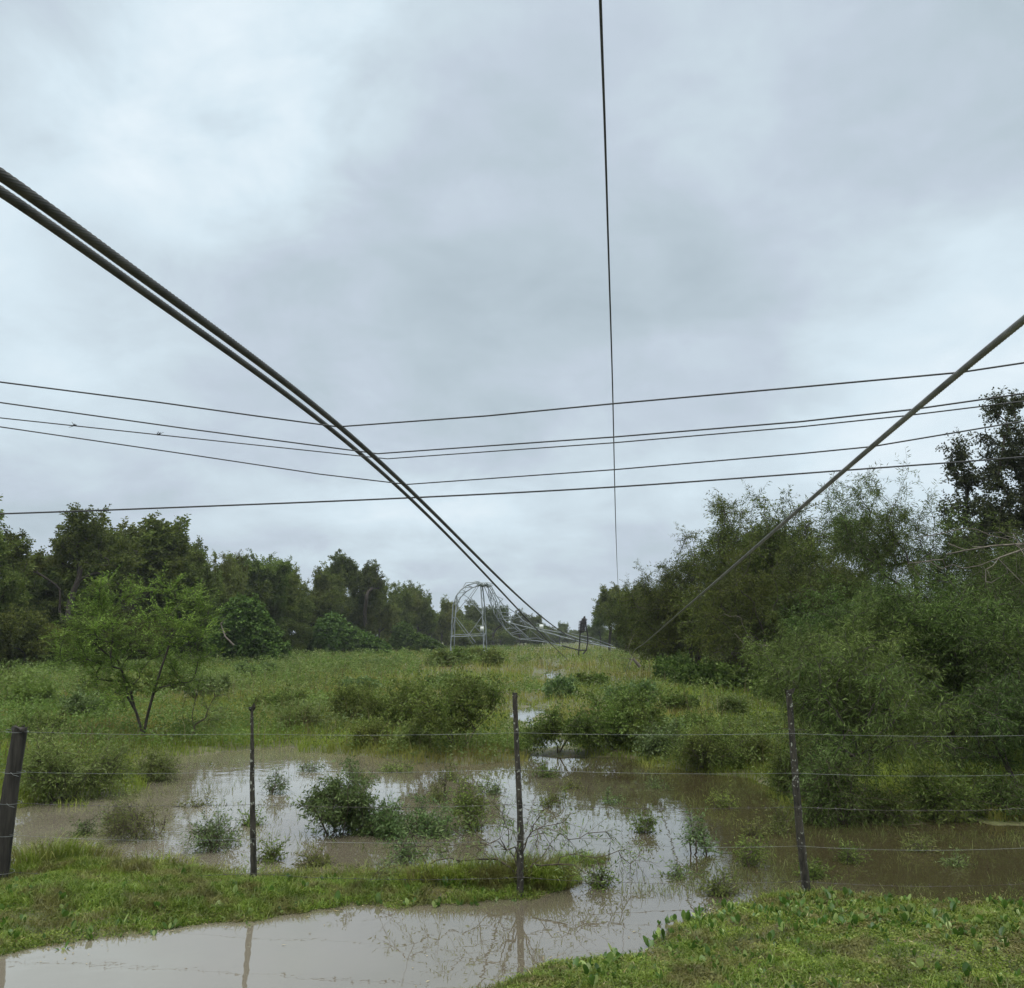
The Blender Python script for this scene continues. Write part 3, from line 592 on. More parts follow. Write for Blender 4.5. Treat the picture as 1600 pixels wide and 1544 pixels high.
# ------------------------------------------------------------------ bushes
def bush(name, px, py, w, top, label, seed, leafmat='bush_leaf', nA=170, m=12, L=.05, W=.02, tl=.22, twigs=5, stems=5, droop=.1, spread=.9, shell=.3, Yd=None, cat='bush', group='bushes in the flooded pasture', lean=0.0, bottom=.12, bark='twig', flat=0.):
    """base seen at pixel (px,py); w and top are its width and top in the photo"""
    rng = np.random.default_rng(seed); b = G(px, py); Y = b[1]; k = Y / F * 1.0
    b[2] = gz(b[0], Y); Wd = w * k / 2; H = (U(px, top, Y)[2] - b[2])
    lb = auto_lobes(rng, 6, Wd * 1.05, H * bottom, H * .84, (.22, .5), zsq=.8)
    A = lobe_points(int(nA * .5), lb, rng, shell); sh = A[rng.random(len(A)) < .22]; sh = sh * (1 + .25 * rng.random((len(sh), 1))) + np.abs(rng.normal(size=sh.shape)) * np.array([0, 0, .16]) * H; sh[:, 2] = np.minimum(sh[:, 2], H * 1.08); A = np.vstack([A, sh]); A[:, 0] += A[:, 2] * lean; A = A[A[:, 2] > .03]
    tks = []
    for _ in range(stems):
        a = rng.random() * 6.28; tks.append([np.array((0, 0, -.1))] + stemline((.03 * math.cos(a), .03 * math.sin(a), 0), (math.cos(a) * Wd * .5, math.sin(a) * Wd * .5, H * .55), 5, rng, .02))
    st, lf = plant(name, tks, A, seed, .012 + .006 * H, .14, twigs, tl, m, L, W, droop, spread, .0028, leafmat, bark, .0016, 1, alpha=.4, flat=flat)
    o = empty(name, b); obj('stem', st, o)
    if lf: obj('foliage', lf, o)
    return tag(o, label, cat, group)
bush('leafy_bush', 715, 1182, 235, 1058, 'large leafy bush at the far pond edge, left of the middle fence post', 101, nA=150, L=.055, W=.026)
bush('leafy_bush', 960, 1176, 190, 1062, 'large leafy bush at the far pond edge, right of the middle fence post', 102, nA=140, L=.055, W=.026)
bush('leafy_bush', 872, 1180, 110, 1108, 'smaller leafy bush leaning on the large bush right of the middle post', 103, nA=100)
bush('leafy_bush', 548, 1140, 120, 1068, 'brownish leafy bush in the field between the second and middle fence posts', 104, nA=140, leafmat='oak_leaf')
bush('leafy_bush', 612, 1150, 110, 1088, 'grey-green bush between the brownish bush and the large left bush', 105, nA=170)
bush('leafy_bush', 1105, 1206, 110, 1138, 'low wispy bush at the pond edge left of the last fence post', 106, nA=170, L=.045, W=.012)
bush('flooded_bush', 530, 1302, 175, 1196, 'dense bush standing in the open water left of the middle fence post', 107, 'wet_bush_leaf', nA=110, L=.042, W=.013, tl=.14, shell=.2)
bush('flooded_bush', 600, 1304, 90, 1238, 'low spreading bush joined to the right of the dense bush in the water', 108, 'wet_bush_leaf', nA=85, L=.04, W=.012, tl=.13)
bush('flooded_bush', 655, 1304, 80, 1258, 'sparse small bush in the water, rightmost of the three by the dense one', 109, 'wet_bush_leaf', nA=60, L=.035, W=.011, tl=.14)
bush('flooded_bush', 742, 1294, 70, 1222, 'thin dark-stemmed bush in the water just left of the middle fence post', 110, 'bush_leaf', nA=45, L=.035, W=.012, tl=.16, m=8)
bush('flooded_bush', 225, 1305, 120, 1228, 'twiggy drowned bush in the silty water on the left', 111, 'dry_stem', nA=60, L=.03, W=.008, tl=.2, m=7)
bush('flooded_bush', 335, 1322, 90, 1262, 'thin drowned weed clump just left of the second fence post', 112, 'wet_bush_leaf', nA=45, L=.035, W=.009, tl=.18, m=8)
bush('feathery_bush', 100, 1250, 150, 1150, 'pale feathery bush at the left pond edge beside the thick post', 113, 'weed', nA=130, L=.05, W=.012, tl=.24, droop=.25)
bush('feathery_bush', 252, 1220, 90, 1176, 'small feathery bush in the shallows below the bright young tree', 114, 'weed', nA=80, L=.045, W=.011, tl=.2)
bush('thicket_bush', 1322, 1286, 140, 1122, 'leafy bush overhanging the brown pool right of the last fence post', 115, 'feather_leaf', nA=100, L=.05, W=.010, tl=.3, droop=.35, bottom=.02)
bush('thicket_bush', 1478, 1280, 110, 1212, 'low green bush at the edge of the brown pool under the slim trunk', 116, 'bush_leaf', nA=80, L=.045, W=.015, droop=.25, tl=.26, bottom=.02)
bush('thicket_bush', 1396, 1286, 70, 1240, 'grassy dark bush between the two bushes on the brown pool', 117, 'feather_leaf', nA=60, L=.055, W=.009, droop=.4, tl=.28, bottom=.02)
bush('thicket_bush', 1580, 1278, 80, 1226, 'dark bush at the right end of the brown pool', 118, 'feather_leaf', nA=60, L=.05, W=.011, droop=.35, tl=.28, bottom=.02)
bush('thicket_bush', 1250, 1245, 80, 1160, 'wispy bush behind the foot of the last fence post', 119, 'feather_leaf', nA=110, L=.05, W=.012)
for q, (px, py, w, top) in enumerate(((1110, 1085, 120, 1035), (1180, 1090, 120, 1040), (1065, 1070, 80, 1028), (1232, 1105, 90, 1050))):
    bush('green_bush', px, py, w, top, ('bright low bush in the clearing below the right mound, left of the brush pile', 'bright low bush in front of the dark brush pile', 'bright low bush where the single cable meets the ground', 'bright low bush behind the top of the last fence post')[q], 130 + q, 'vine_leaf', nA=170, L=.12, W=.07, tl=.3, m=10, group='bright bushes below the right mound')
for q, (px, py, w, top) in enumerate(((715, 1047, 40, 1016), (748, 1042, 36, 1016), (770, 1050, 26, 1024), (690, 1050, 30, 1026))):
    bush('small_bush', px, py, w, top, ('dark bush round the left foot of the lattice tower', 'dark bush round the right foot of the lattice tower', 'tiny dark bush right of the tower foot', 'small bush left of the tower foot')[q], 140 + q, 'bush_leaf', nA=70, L=.2, W=.1, tl=.4, m=9, group='bushes round the tower feet')
fb = [(590, 1172, 80, 1130), (640, 1178, 60, 1138), (1040, 1190, 70, 1130), (1170, 1205, 60, 1160), (690, 1085, 80, 1052), (560, 1090, 90, 1062), (250, 1090, 100, 1052), (20, 1090, 100, 1052), (985, 1110, 80, 1066), (1060, 1120, 60, 1086), (40, 1120, 110, 1060), (120, 1135, 90, 1085), (60, 1170, 110, 1120), (160, 1100, 90, 1055), (330, 1100, 80, 1062), (420, 1120, 80, 1082), (470, 1150, 70, 1112), (400, 1066, 90, 1040), (300, 1062, 90, 1038), (655, 1110, 70, 1080), (1005, 1110, 60, 1078), (1085, 1150, 60, 1118), (1150, 1130, 60, 1098), (880, 1095, 40, 1068), (930, 1080, 50, 1056), (520, 1056, 60, 1036), (600, 1050, 60, 1032), (80, 1060, 90, 1030), (200, 1055, 90, 1030)]
for q, (px, py, w, top) in enumerate(fb):
    bush('pasture_bush', px, py, w, top, 'loose green weed bush among the tall growth of the pasture', 150 + q, ('bush_leaf', 'weed', 'wet_bush_leaf')[q % 3], nA=60, L=.05 + .0012 * max(0, 1150 - py), W=.02 + .0006 * max(0, 1150 - py), m=10, group='weed bushes scattered over the pasture')
for q, (px, py, w, top) in enumerate(((430, 1240, 40, 1196), (872, 1262, 46, 1218), (690, 1250, 60, 1214), (1092, 1335, 44, 1272), (1172, 1352, 60, 1296), (1128, 1398, 44, 1366), (965, 1255, 50, 1224), (1010, 1300, 44, 1266), (560, 1225, 60, 1192), (180, 1285, 50, 1248), (420, 1345, 40, 1316), (1225, 1300, 50, 1255), (640, 1350, 46, 1318), (1330, 1345, 40, 1312), (1440, 1330, 46, 1300), (480, 1205, 40, 1178), (620, 1206, 50, 1180), (700, 1218, 46, 1196), (770, 1240, 40, 1212), (845, 1215, 44, 1192), (900, 1232, 40, 1208), (1030, 1232, 44, 1206), (1130, 1262, 50, 1230), (1180, 1305, 40, 1270), (1060, 1370, 34, 1346), (940, 1385, 26, 1366), (300, 1260, 44, 1232), (130, 1305, 40, 1280), (380, 1290, 34, 1262), (500, 1352, 36, 1332), (1500, 1352, 40, 1330), (1270, 1370, 36, 1342))):
    bush('weed_sprig', px, py, w, top, 'thin weed sprig standing by itself in the flood water', 240 + q, ('wet_bush_leaf', 'bush_leaf', 'dry_stem')[q % 3], nA=26, L=.036, W=.011, tl=.13, m=7, twigs=3, stems=4, group='weed sprigs in the flood water', cat='weed')
# twiggy shrub with arching bare stems at the foot of the middle post
rng = np.random.default_rng(61); b = G(806, 1392); b[2] = gz(b[0], b[1]); Yb = b[1]
tips = [(700, 1290, -.2), (650, 1322, -.1), (612, 1345, -.3), (590, 1362, 0), (720, 1345, .3), (745, 1275, .3), (770, 1255, 0), (850, 1265, .2), (880, 1285, -.2), (905, 1310, .3), (930, 1340, 0), (955, 1310, .4), (985, 1350, .3), (840, 1310, -.4), (760, 1320, -.3), (690, 1330, .5), (870, 1330, .5), (915, 1365, -.2), (640, 1370, .2), (780, 1290, .5), (1000, 1330, .5)]
A = np.array([loc(*t) for t in tips])
st, lf = plant('arching', [[np.array((0, 0, -.05)), np.array((0, 0, .05)), np.array((.01, 0, .12))]], A, 61, .016, .09, 4, .2, 6, .04, .008, .15, .9, .0028, 'wet_bush_leaf', 'twig', .0016, 2, alpha=.8, lift=.55, wander=.25)
o = empty('twiggy_shrub', b); obj('stem', st, o); obj('foliage', lf, o); tag(o, 'twiggy shrub with long arching bare stems at the foot of the middle post', 'shrub')

# dark brush pile and bare fallen limbs
rng = np.random.default_rng(63); b = G(1205, 1085); b[2] = gz(b[0], b[1]); Yb = b[1]
A = lobe_points(90, [(0, 0, .5, 1.1, .8, .6), (-.9, 0, .9, .9, .6, .5)], rng, .2)
st, _ = plant('pile', [[np.array((0, 0, -.1)), np.array((0, 0, .3))]], A, 63, .05, .3, 5, .5, 0, tip_r=.012, bark='bark', twig_r=.006, along=2, wander=.2)
tag(obj('brush_pile', st, None, b), 'dark heap of bare branches under the right mound', 'brush pile')
def limb(name, pts, Y, r0, seed, label, bark='pale_bark', twn=1):
    rng = np.random.default_rng(seed); P = [U(x, y, Y + dy) for x, y, dy in pts]; b = P[0].copy()
    T = [p - b for p in P]; A = np.array([T[k] + rng.normal(size=3) * np.array([.5, .4, .35]) for k in range(1, len(T)) for _ in range(2)])
    st, _ = plant(name, [T], A, seed, r0, .22, twn, .4, 0, tip_r=.006, bark=bark, twig_r=.003, along=1, wander=.15)
    return tag(obj(name, st, None, b), label, 'branch')
limb('broken_branch', [(1640, 846, 0), (1600, 850, 0), (1550, 853, .1), (1510, 860, .1), (1480, 866, .2)], 14.2, .016, 71, 'pale broken branch lying level across the feathery trees at the right edge')
limb('broken_branch', [(1640, 860, .2), (1600, 858, 0), (1560, 872, -.1), (1530, 884, 0), (1505, 888, 0)], 14.0, .013, 72, 'pale forked branch just under the level one at the right edge')
limb('dead_branch', [(1215, 1012, 0), (1190, 1008, 0), (1170, 996, 0), (1160, 975, 0)], 29, .04, 73, 'bare grey branch poking left out of the dark hollow above the brush pile')
limb('dead_branch', [(365, 1008, 0), (352, 995, 0), (345, 975, .4), (352, 968, .2)], 58, .05, 74, 'pale dead branch beside the sloping vine mound on the left', twn=2)
limb('dead_branch', [(1000, 1042, 0), (990, 1030, 0), (984, 1020, .2)], 33, .05, 75, 'short pale dead stem under the end of the single cable', twn=1)

# ------------------------------------------------------------------ grass and weeds (nobody could count them)
POOLS = [np.array([U(px, py, G(px, py)[1])[:2] for px, py in ((858, 1052), (828, 1112), (866, 1160))]), (1.5, .9, .7)]
def by_pool(x, y):
    m = np.zeros(np.shape(x), bool)
    for (cx, cy), w in zip(*POOLS): m |= (np.abs(x - cx * y / cy) < w * .55) & (y < cy + w * 2) & (y > cy * .74)
    return m
def land_mask(x, y, lo=0.02): return sdist(x, y) + shore(x, y) > lo
def scatter_img(n, y0, y1, x0, x1, rng, pw=1.0):
    """uniform over the ground as seen, so nearer ground gets more per square metre"""
    px = rng.uniform(x0, x1, n); py = y0 + (y1 - y0) * rng.random(n) ** pw
    d = np.stack([(px - CX) / F, math.cos(PITCH) - (CY - py) / F * math.sin(PITCH), math.sin(PITCH) + (CY - py) / F * math.cos(PITCH)], 1)
    t = -EYE / d[:, 2]; return d[:, 0] * t, d[:, 1] * t
rng = np.random.default_rng(81)
# short turf on the two banks by the road
n = 900000; x = rng.uniform(-5.5, 5.5, n); y = rng.uniform(2.6, 8.2, n)
ok = (np.abs(x) < y * .62 + .3) & land_mask(x, y, -.02) & (y < 7.7); x, y = x[ok], y[ok]
dn = fbm(x, y, 1.3) * .6 + fbm(x, y, 5) * .4; bare = np.where(x > .4, .46, .42)
ok = rng.random(len(x)) < np.clip((dn - bare) * 9 + .6, .35, 1); x, y = x[ok], y[ok]; n = len(x)
h = (.014 + .036 * rng.random(n) ** 2) * (.7 + .7 * fbm(x, y, 2.7)) * np.where(x < 1.2, 1.15, .85); h *= np.where((y > 6.35) & (x < 1), 1.6, 1)
V, q4, q3 = blades(np.stack([x, y, height(x, y) - .006], 1), h, 0.004 + .004 * rng.random(n), .4 + 1.8 * rng.random(n), rng)
tag(obj('grass', mesh('grass', V, [q4, q3], M['turf'])), kind='stuff')
# pasture grass beyond the pond
n = 260000; x, y = scatter_img(n, 1008.5, 1300, -150, 1750, rng, 1.15)
ok = (y < 420) & land_mask(x, y, -.12) & ((x < 3) | (y > 14) | land_mask(x, y, .1)); x, y = x[ok], y[ok]; n = len(x)
k = np.clip(y / 14, .8, 14)
h = (.10 + .22 * rng.random(n)) * (.4 + 1.1 * fbm(x, y, .35)) * np.clip(.5 + y / 40, .6, 3.2) * np.where(by_pool(x, y), .3, 1)
V, q4, q3 = blades(np.stack([x, y, height(x, y) - .02], 1), h, .010 * k ** .8, .2 + .9 * rng.random(n), rng)
tag(obj('pasture_grass', mesh('pasture_grass', V, [q4, q3], M['grass'])), kind='stuff')
# leafy weeds beyond the pond, thicker to the left and toward the trees
n = 24000; x, y = scatter_img(n, 1009, 1240, -150, 1750, rng, 1.25)
lat = x - .0767 * y
pr = np.clip(.12 + (fbm(x, y, .22) - .47) * 3 + np.clip((-lat - 4) / 14, 0, .8) + np.clip((lat - 5) / 6, 0, .6) * (y > 22), .03, 1) * np.where((x > 3) & (y < 15), .25, 1)
ok = (y < 260) & land_mask(x, y, .05) & (rng.random(n) < pr) & ~by_pool(x, y); x, y, lat = x[ok], y[ok], lat[ok]; n = len(x)
hh = (.22 + .42 * rng.random(n)) * np.clip(.12 + y / 42 + np.clip(-lat - 10, 0, 20) * .02, .3, 1.35); nl = 26
t = rng.random((n, nl)); a = rng.random((n, nl)) * 6.28; rr = (.05 + .18 * rng.random((n, nl))) * (.5 + hh[:, None])
Pw = np.stack([x[:, None] + np.cos(a) * rr, y[:, None] + np.sin(a) * rr, height(x, y)[:, None] + hh[:, None] * (.15 + .85 * t)], -1).reshape(-1, 3)
Dw = nrm(np.stack([np.cos(a), np.sin(a), .3 + rng.normal(size=(n, nl)) * .5], -1).reshape(-1, 3)); kk = np.repeat(np.clip(y / 15, .9, 9) ** .75, nl)
V, f = leaf_quads(Pw, Dw, .055 * kk * (.6 + .8 * rng.random(len(Pw))), .022 * kk * (.6 + .8 * rng.random(len(Pw))), rng)
mb = MB(); mb.add(V, f)
tag(obj('weeds', mb.mesh('weeds', M['weed'])), kind='stuff')
n = 16000; x, y = scatter_img(n, 1012, 1215, -150, 1750, rng, 1.2); pr = np.clip((fbm(x, y, .3) - .4) * 4, .05, 1)
ok = (y < 160) & land_mask(x, y, .1) & ~by_pool(x, y) & (rng.random(n) < pr); x, y = x[ok], y[ok]; n = len(x)
V, q4, q3 = blades(np.stack([x, y, height(x, y)], 1), (.25 + .5 * rng.random(n)) * np.clip(.5 + y / 40, .6, 1.6), .006 * np.clip(y / 14, .8, 8) ** .8, .1 + .6 * rng.random(n), rng)
tag(obj('dry_stalks', mesh('dry_stalks', V, [q4, q3], M['straw_stem'])), kind='stuff')
# thin grass and sedge standing in the water
n = 15000; x, y = scatter_img(n, 1160, 1400, -50, 1650, rng)
sd_ = sdist(x, y) + shore(x, y); pr = np.clip((fbm(x, y, 1.5) - .47) * 8, 0.015, 1) * np.clip(1.15 + sd_ / 1.3, .12, 1) * np.where((y > 10.5) & (sd_ > -1.3), 3, 1)
ok = (sd_ < .12) & (rng.random(n) < pr); x, y = x[ok], y[ok]; x = np.repeat(x, 5) + rng.normal(size=5 * ok.sum()) * .05; y = np.repeat(y, 5) + rng.normal(size=len(x)) * .06; n = len(x)
V, q4, q3 = blades(np.stack([x, y, np.full(n, -.02)], 1), .025 + .12 * rng.random(n) ** 2.2, np.full(n, .0024) * (1 + y / 14), .3 + 1.4 * rng.random(n), rng)
tag(obj('sedge', mesh('sedge', V, [q4, q3], M['dry_stem'])), kind='stuff')
# long grass tufts at the bank edges and round the post feet
def tufts(name, spots, seed, mat, label):
    rng = np.random.default_rng(seed); Vs = MB()
    for px, py, rx, hgt, cnt in spots:
        c = G(px, py); s = c[1] / F * rx; a = rng.random(cnt) * 6.28; r = np.sqrt(rng.random(cnt)) * s
        X = c[0] + np.cos(a) * r; Y = c[1] + np.sin(a) * r * .8
        Vv, a4, a3 = blades(np.stack([X, Y, np.maximum(height(X, Y), -.03)], 1), hgt * (.5 + .8 * rng.random(cnt)), .005 + .004 * rng.random(cnt), .3 + 1.3 * rng.random(cnt), rng, a + rng.normal(size=cnt) * .8)
        Vs.add(Vv, a4, a3)
    return tag(obj(name, Vs.mesh(name, M[mat])), label, 'grass clump')
tag(tufts('bank_grass', [(x_, 1370 - abs(x_ - 420) * .012 + (x_ * 7 % 13) - 6, 60, .075, 420) for x_ in range(20, 800, 42)] + [(1180 + x_, 1404 + (x_ * 3 % 11), 45, .05, 240) for x_ in range(0, 420, 45)] + [(60, 1352, 60, .2, 400), (110, 1345, 70, .16, 400), (255, 1352, 50, .12, 240)], 91, 'turf', None), kind='stuff')
for s_, lab in (([(845, 1385, 42, .2, 800), (800, 1382, 45, .19, 700), (760, 1388, 40, .14, 500)], 'thick green grass clump round the foot of the middle fence post'), ([(905, 1345, 36, .11, 450), (930, 1342, 22, .08, 200)], 'small grass island in the water right of the middle post'), ([(700, 1384, 50, .15, 500), (660, 1388, 40, .13, 350)], 'grass clump on the bank left of the middle post')):
    tufts('grass_clump', s_, 92 + len(lab), 'turf', lab)
n = 60000; x = rng.uniform(-5, 5, n); y = rng.uniform(2.7, 7.6, n); ok = (np.abs(x) < y * .6 + .2) & land_mask(x, y, -.04) & (rng.random(n) < np.clip((fbm(x, y, 2.1) - .45) * 4, .03, .8)); x, y = x[ok], y[ok]; n = len(x)
V, q4, q3 = blades(np.stack([x, y, height(x, y)], 1), .035 + .075 * rng.random(n) ** 1.6, .003 + .003 * rng.random(n), .5 + 1.6 * rng.random(n), rng)
tag(obj('long_grass', mesh('long_grass', V, [q4, q3], M['turf'])), kind='stuff')
n = 420000; x = rng.uniform(-4.8, 4.8, n); y = rng.uniform(2.7, 7.3, n); ok = (np.abs(x) < y * .6 + .2) & land_mask(x, y, -.03) & (rng.random(n) < np.clip(.35 + (fbm(x, y, 3.1) - .45) * 3, .12, 1)); x, y = x[ok], y[ok]; n = len(x)
a = rng.random(n) * 6.28; V, f = leaf_quads(np.stack([x, y, height(x, y) + .002 + .022 * rng.random(n) ** 2], 1), nrm(np.stack([np.cos(a), np.sin(a), .1 + .6 * rng.random(n)], 1)), .010 + .014 * rng.random(n), .006 + .006 * rng.random(n), rng, .5)
tag(obj('ground_cover', mesh('ground_cover', V, [f], M['turf'])), kind='stuff')
# straw litter on the banks and bits of debris afloat along the margins
n = 60000; x = rng.uniform(-4.8, 4.8, n); y = rng.uniform(2.7, 7.2, n); ok = (np.abs(x) < y * .6 + .2) & land_mask(x, y, -.05) & (rng.random(n) < np.clip((.62 - fbm(x, y, 1.7)) * 4, .1, 1)); x, y = x[ok], y[ok]; n = len(x)
a = rng.random(n) * 6.28; D = nrm(np.stack([np.cos(a), np.sin(a), rng.normal(size=n) * .25], 1))
V, f = leaf_quads(np.stack([x, y, np.maximum(height(x, y), 0) + .004 + .012 * rng.random(n)], 1), D, .015 + .05 * rng.random(n) ** 1.5, .0022 + .003 * rng.random(n), rng, .6)
tag(obj('straw_litter', mesh('straw_litter', V, [f], M['straw'])), kind='stuff')
n = 60000; x = rng.uniform(-6, 7, n); y = rng.uniform(3, 13, n); d_ = sdist(x, y) + shore(x, y); ok = (d_ < .03) & (rng.random(n) < .55 * np.exp(d_ / .10) + .012) & (fbm(x, y, 1.9) > .42); x, y = x[ok], y[ok]; n = len(x)
a = rng.random(n) * 6.28; V, f = leaf_quads(np.stack([x, y, np.full(n, .003)], 1), nrm(np.stack([np.cos(a), np.sin(a), np.full(n, .02)], 1)), .012 + .03 * rng.random(n) ** 2, .005 + .008 * rng.random(n), rng, 1.0)
tag(obj('debris', mesh('debris', V, [f], M['straw'])), kind='stuff')
# broad leaves scattered through the turf
n = 9000; x = rng.uniform(-4.6, 4.6, n); y = rng.uniform(2.9, 7.2, n); pr = np.clip((fbm(x, y, 1.1) - .35) * 3, .03, 1) * np.where(x > .3, 1, .55)
ok = (np.abs(x) < y * .6 + .2) & land_mask(x, y, -.1) & (rng.random(n) < pr); x, y = x[ok], y[ok]; n = len(x); nl = 4
a = rng.random((n, nl)) * 6.28; el = .25 + rng.random((n, nl)) * 1.1
D = np.stack([np.cos(a) * np.cos(el), np.sin(a) * np.cos(el), np.sin(el)], -1).reshape(-1, 3)
sz = np.repeat(.45 + 1.0 * rng.random(n) ** 1.6, nl) * (.6 + .6 * rng.random(n * nl)); P0 = np.repeat(np.stack([x, y, np.maximum(height(x, y), -.01)], 1), nl, 0) + D * .008
S = nrm(np.cross(D, np.array([0, 0, 1.0]))); Nn = np.cross(S, D); L = .045 * sz; W = .0125 * sz
prof = [(0, .12), (.25, .55), (.5, 1), (.75, .85), (.93, .4)]
rows = []
for t_, w_ in prof:
    c = P0 + D * (L * t_)[:, None] - Nn * (L * t_ * t_ * -.18)[:, None]
    rows += [c - S * (W * w_)[:, None] + Nn * (W * w_ * .35)[:, None], c, c + S * (W * w_)[:, None] + Nn * (W * w_ * .35)[:, None]]
rows.append(P0 + D * L[:, None] + Nn * (L * .18)[:, None]); V = np.stack(rows, 1).reshape(-1, 3); b_ = np.arange(len(P0))[:, None] * 16
q4 = np.concatenate([b_ + np.array([[3 * r_ + c_, 3 * r_ + c_ + 1, 3 * r_ + c_ + 4, 3 * r_ + c_ + 3]]) for r_ in range(4) for c_ in range(2)]); q3 = np.concatenate([b_ + np.array([[12, 13, 15]]), b_ + np.array([[13, 14, 15]])])
tag(obj('broadleaf_weeds', mesh('broadleaf_weeds', V, [q4, q3], M['broad'], True)), kind='stuff')

# ------------------------------------------------------------------ fence: four posts and five wires
fence = empty('wire_fence', (0, 6.45, 0)); tag(fence, 'old wire fence of four wooden posts and five strands along the flooded bank', 'fence')
def post(pts, radii, mat, seed, label, square=False, k=12, jag=.12):
    rng = np.random.default_rng(seed); P = [G(*pts[-1])]; Yb = P[0][1]; Q = [U(x_, y_, Yb) for x_, y_ in pts]; Q[-1] = Q[-1] + (Q[-1] - Q[-2]) / np.linalg.norm(Q[-1] - Q[-2]) * .25
    Q = resample(Q, 42); rad = np.interp(np.linspace(0, 1, 42), np.linspace(0, 1, len(radii)), radii)
    T, S, B = frames(Q); a = np.arange(k) * 2 * math.pi / k + .4; prof = np.ones(k)
    if square: prof = 1 / np.maximum(np.abs(np.cos(a - .2)), np.abs(np.sin(a - .2))); prof = np.minimum(prof, 1.27)
    groove = rng.normal(size=k) * jag * .5
    rr = rad[:, None] * prof[None] * (1 + groove[None] + rng.normal(size=(42, k)) * jag * .45)
    V = Q[:, None] + rr[..., None] * (np.cos(a)[None, :, None] * S[:, None] + np.sin(a)[None, :, None] * B[:, None])
    V[0] += (rng.normal(size=(k, 3)) * .012)
    i = np.arange(41)[:, None] * k; j = np.arange(k)[None]; j2 = (j + 1) % k
    f = np.stack([i + j, i + k + j, i + k + j2, i + j2], -1).reshape(-1, 4); mb = MB(); mb.add(np.vstack([V.reshape(-1, 3), V[0].mean(0)[None] + T[0] * -.004]), f, np.stack([np.arange(k), (np.arange(k) + 1) % k, np.full(k, 42 * k)], 1))
    me = mb.mesh('post', M[mat], not square); o = obj('post', me, fence); o.matrix_parent_inverse.identity(); o.location = -Vector(fence.location); o['label'] = label
    return Yb
YP = [post([(32, 1137), (14, 1250), (-1, 1376)], [.049, .056, .058], 'post', 1, 'thick squared dark post leaning to the right', True, 16, .05),
      post([(393.5, 1104), (394, 1150), (394.5, 1250), (397, 1386)], [.009, .016, .022, .024], 'stake', 2, 'thin pointed stake', k=10),
      post([(804, 1084), (808, 1180), (813, 1300), (812, 1402)], [.017, .019, .023, .028], 'stake', 3, 'slim rough stake with lichen spots', k=10),
      post([(1232, 1078), (1240, 1180), (1250, 1300), (1261, 1398)], [.020, .024, .028, .030], 'stake', 4, 'rough bark stake leaning to the left', k=10)]
WY = [[(-420, 1141), (27, 1143), (394, 1147), (808, 1145), (1236, 1146), (1620, 1149), (2050, 1152)],
      [(-420, 1204), (22, 1206), (394, 1205), (808, 1202), (1243, 1208), (1620, 1210), (2050, 1214)],
      [(-420, 1251), (16, 1254), (394, 1257), (810, 1257), (1246, 1261), (1620, 1263), (2050, 1266)],
      [(-420, 1300), (10, 1304), (395, 1311), (812, 1313), (1251, 1322), (1620, 1324), (2050, 1326)],
      [(-420, 1356), (5, 1362), (395, 1365), (812, 1371), (1256, 1377), (1620, 1380), (2050, 1382)]]
YW = [6.7, YP[0], YP[1], YP[2], YP[3], 6.35, 6.35]
rng = np.random.default_rng(9)
for q, W_ in enumerate(WY):
    barbed = q in (2, 4)
    P = np.array([U(x_, y_, Y_ - .035) for (x_, y_), Y_ in zip(W_, YW)]); pts = []
    for a_, b_ in zip(P[:-1], P[1:]):
        t = np.linspace(0, 1, 30, endpoint=False)[:, None]; pts.append(a_ + (b_ - a_) * t - np.array([0, 0, 1]) * .012 * 4 * t * (1 - t) * (1 + q * .3))
    P = np.vstack(pts + [P[-1:]]) ; P[:, 2] += rng.normal(size=len(P)) * (.0004 if not barbed else .0012)
    mb = MB(); tube(mb, P, .0009 if not barbed else .0013, 6)
    if barbed:
        Q = resample(P, 90, False)
        for p in Q[1:-1]:
            for s_ in (-1, 1):
                d = nrm(rng.normal(size=3) * np.array([.5, .6, 1])); tube(mb, [p - d * .014 * s_, p + d * .016], .0012, 4)
            tube(mb, [p + (-.007, 0, 0), p + (.007, 0, 0)], .0035, 6)
    o = obj('wire_strand', mb.mesh('wire_strand', M['wire' if barbed else 'galv_wire'], True), fence); o.location = -Vector(fence.location)
    o['label'] = 'rusty barbed strand' if barbed else 'plain bright strand'
    # tie wires at the thick post
    mb = MB(); c = U(W_[1][0], W_[1][1], YP[0])
    ax = nrm(U(32, 1137, YP[0]) - U(-1, 1376, YP[0]))
    e1 = nrm(np.cross(ax, np.array([0, 1, 0]))); e2 = np.cross(ax, e1); a = np.linspace(0, 6.6, 26)
    tube(mb, c + (np.cos(a)[:, None] * e1 + np.sin(a)[:, None] * e2) * .074 + np.linspace(-.006, .01, 26)[:, None] * ax, .0014, 5)
    if q in (1, 2): tube(mb, [c + np.array([.01, -.07, .005]), c + np.array([.04, -.09, -.01]), c + np.array([.075, -.08, -.022])], .0014, 5)
    o = obj('tie_wire', mb.mesh('tie_wire', M['galv_wire'], True), fence); o.location = -Vector(fence.location)

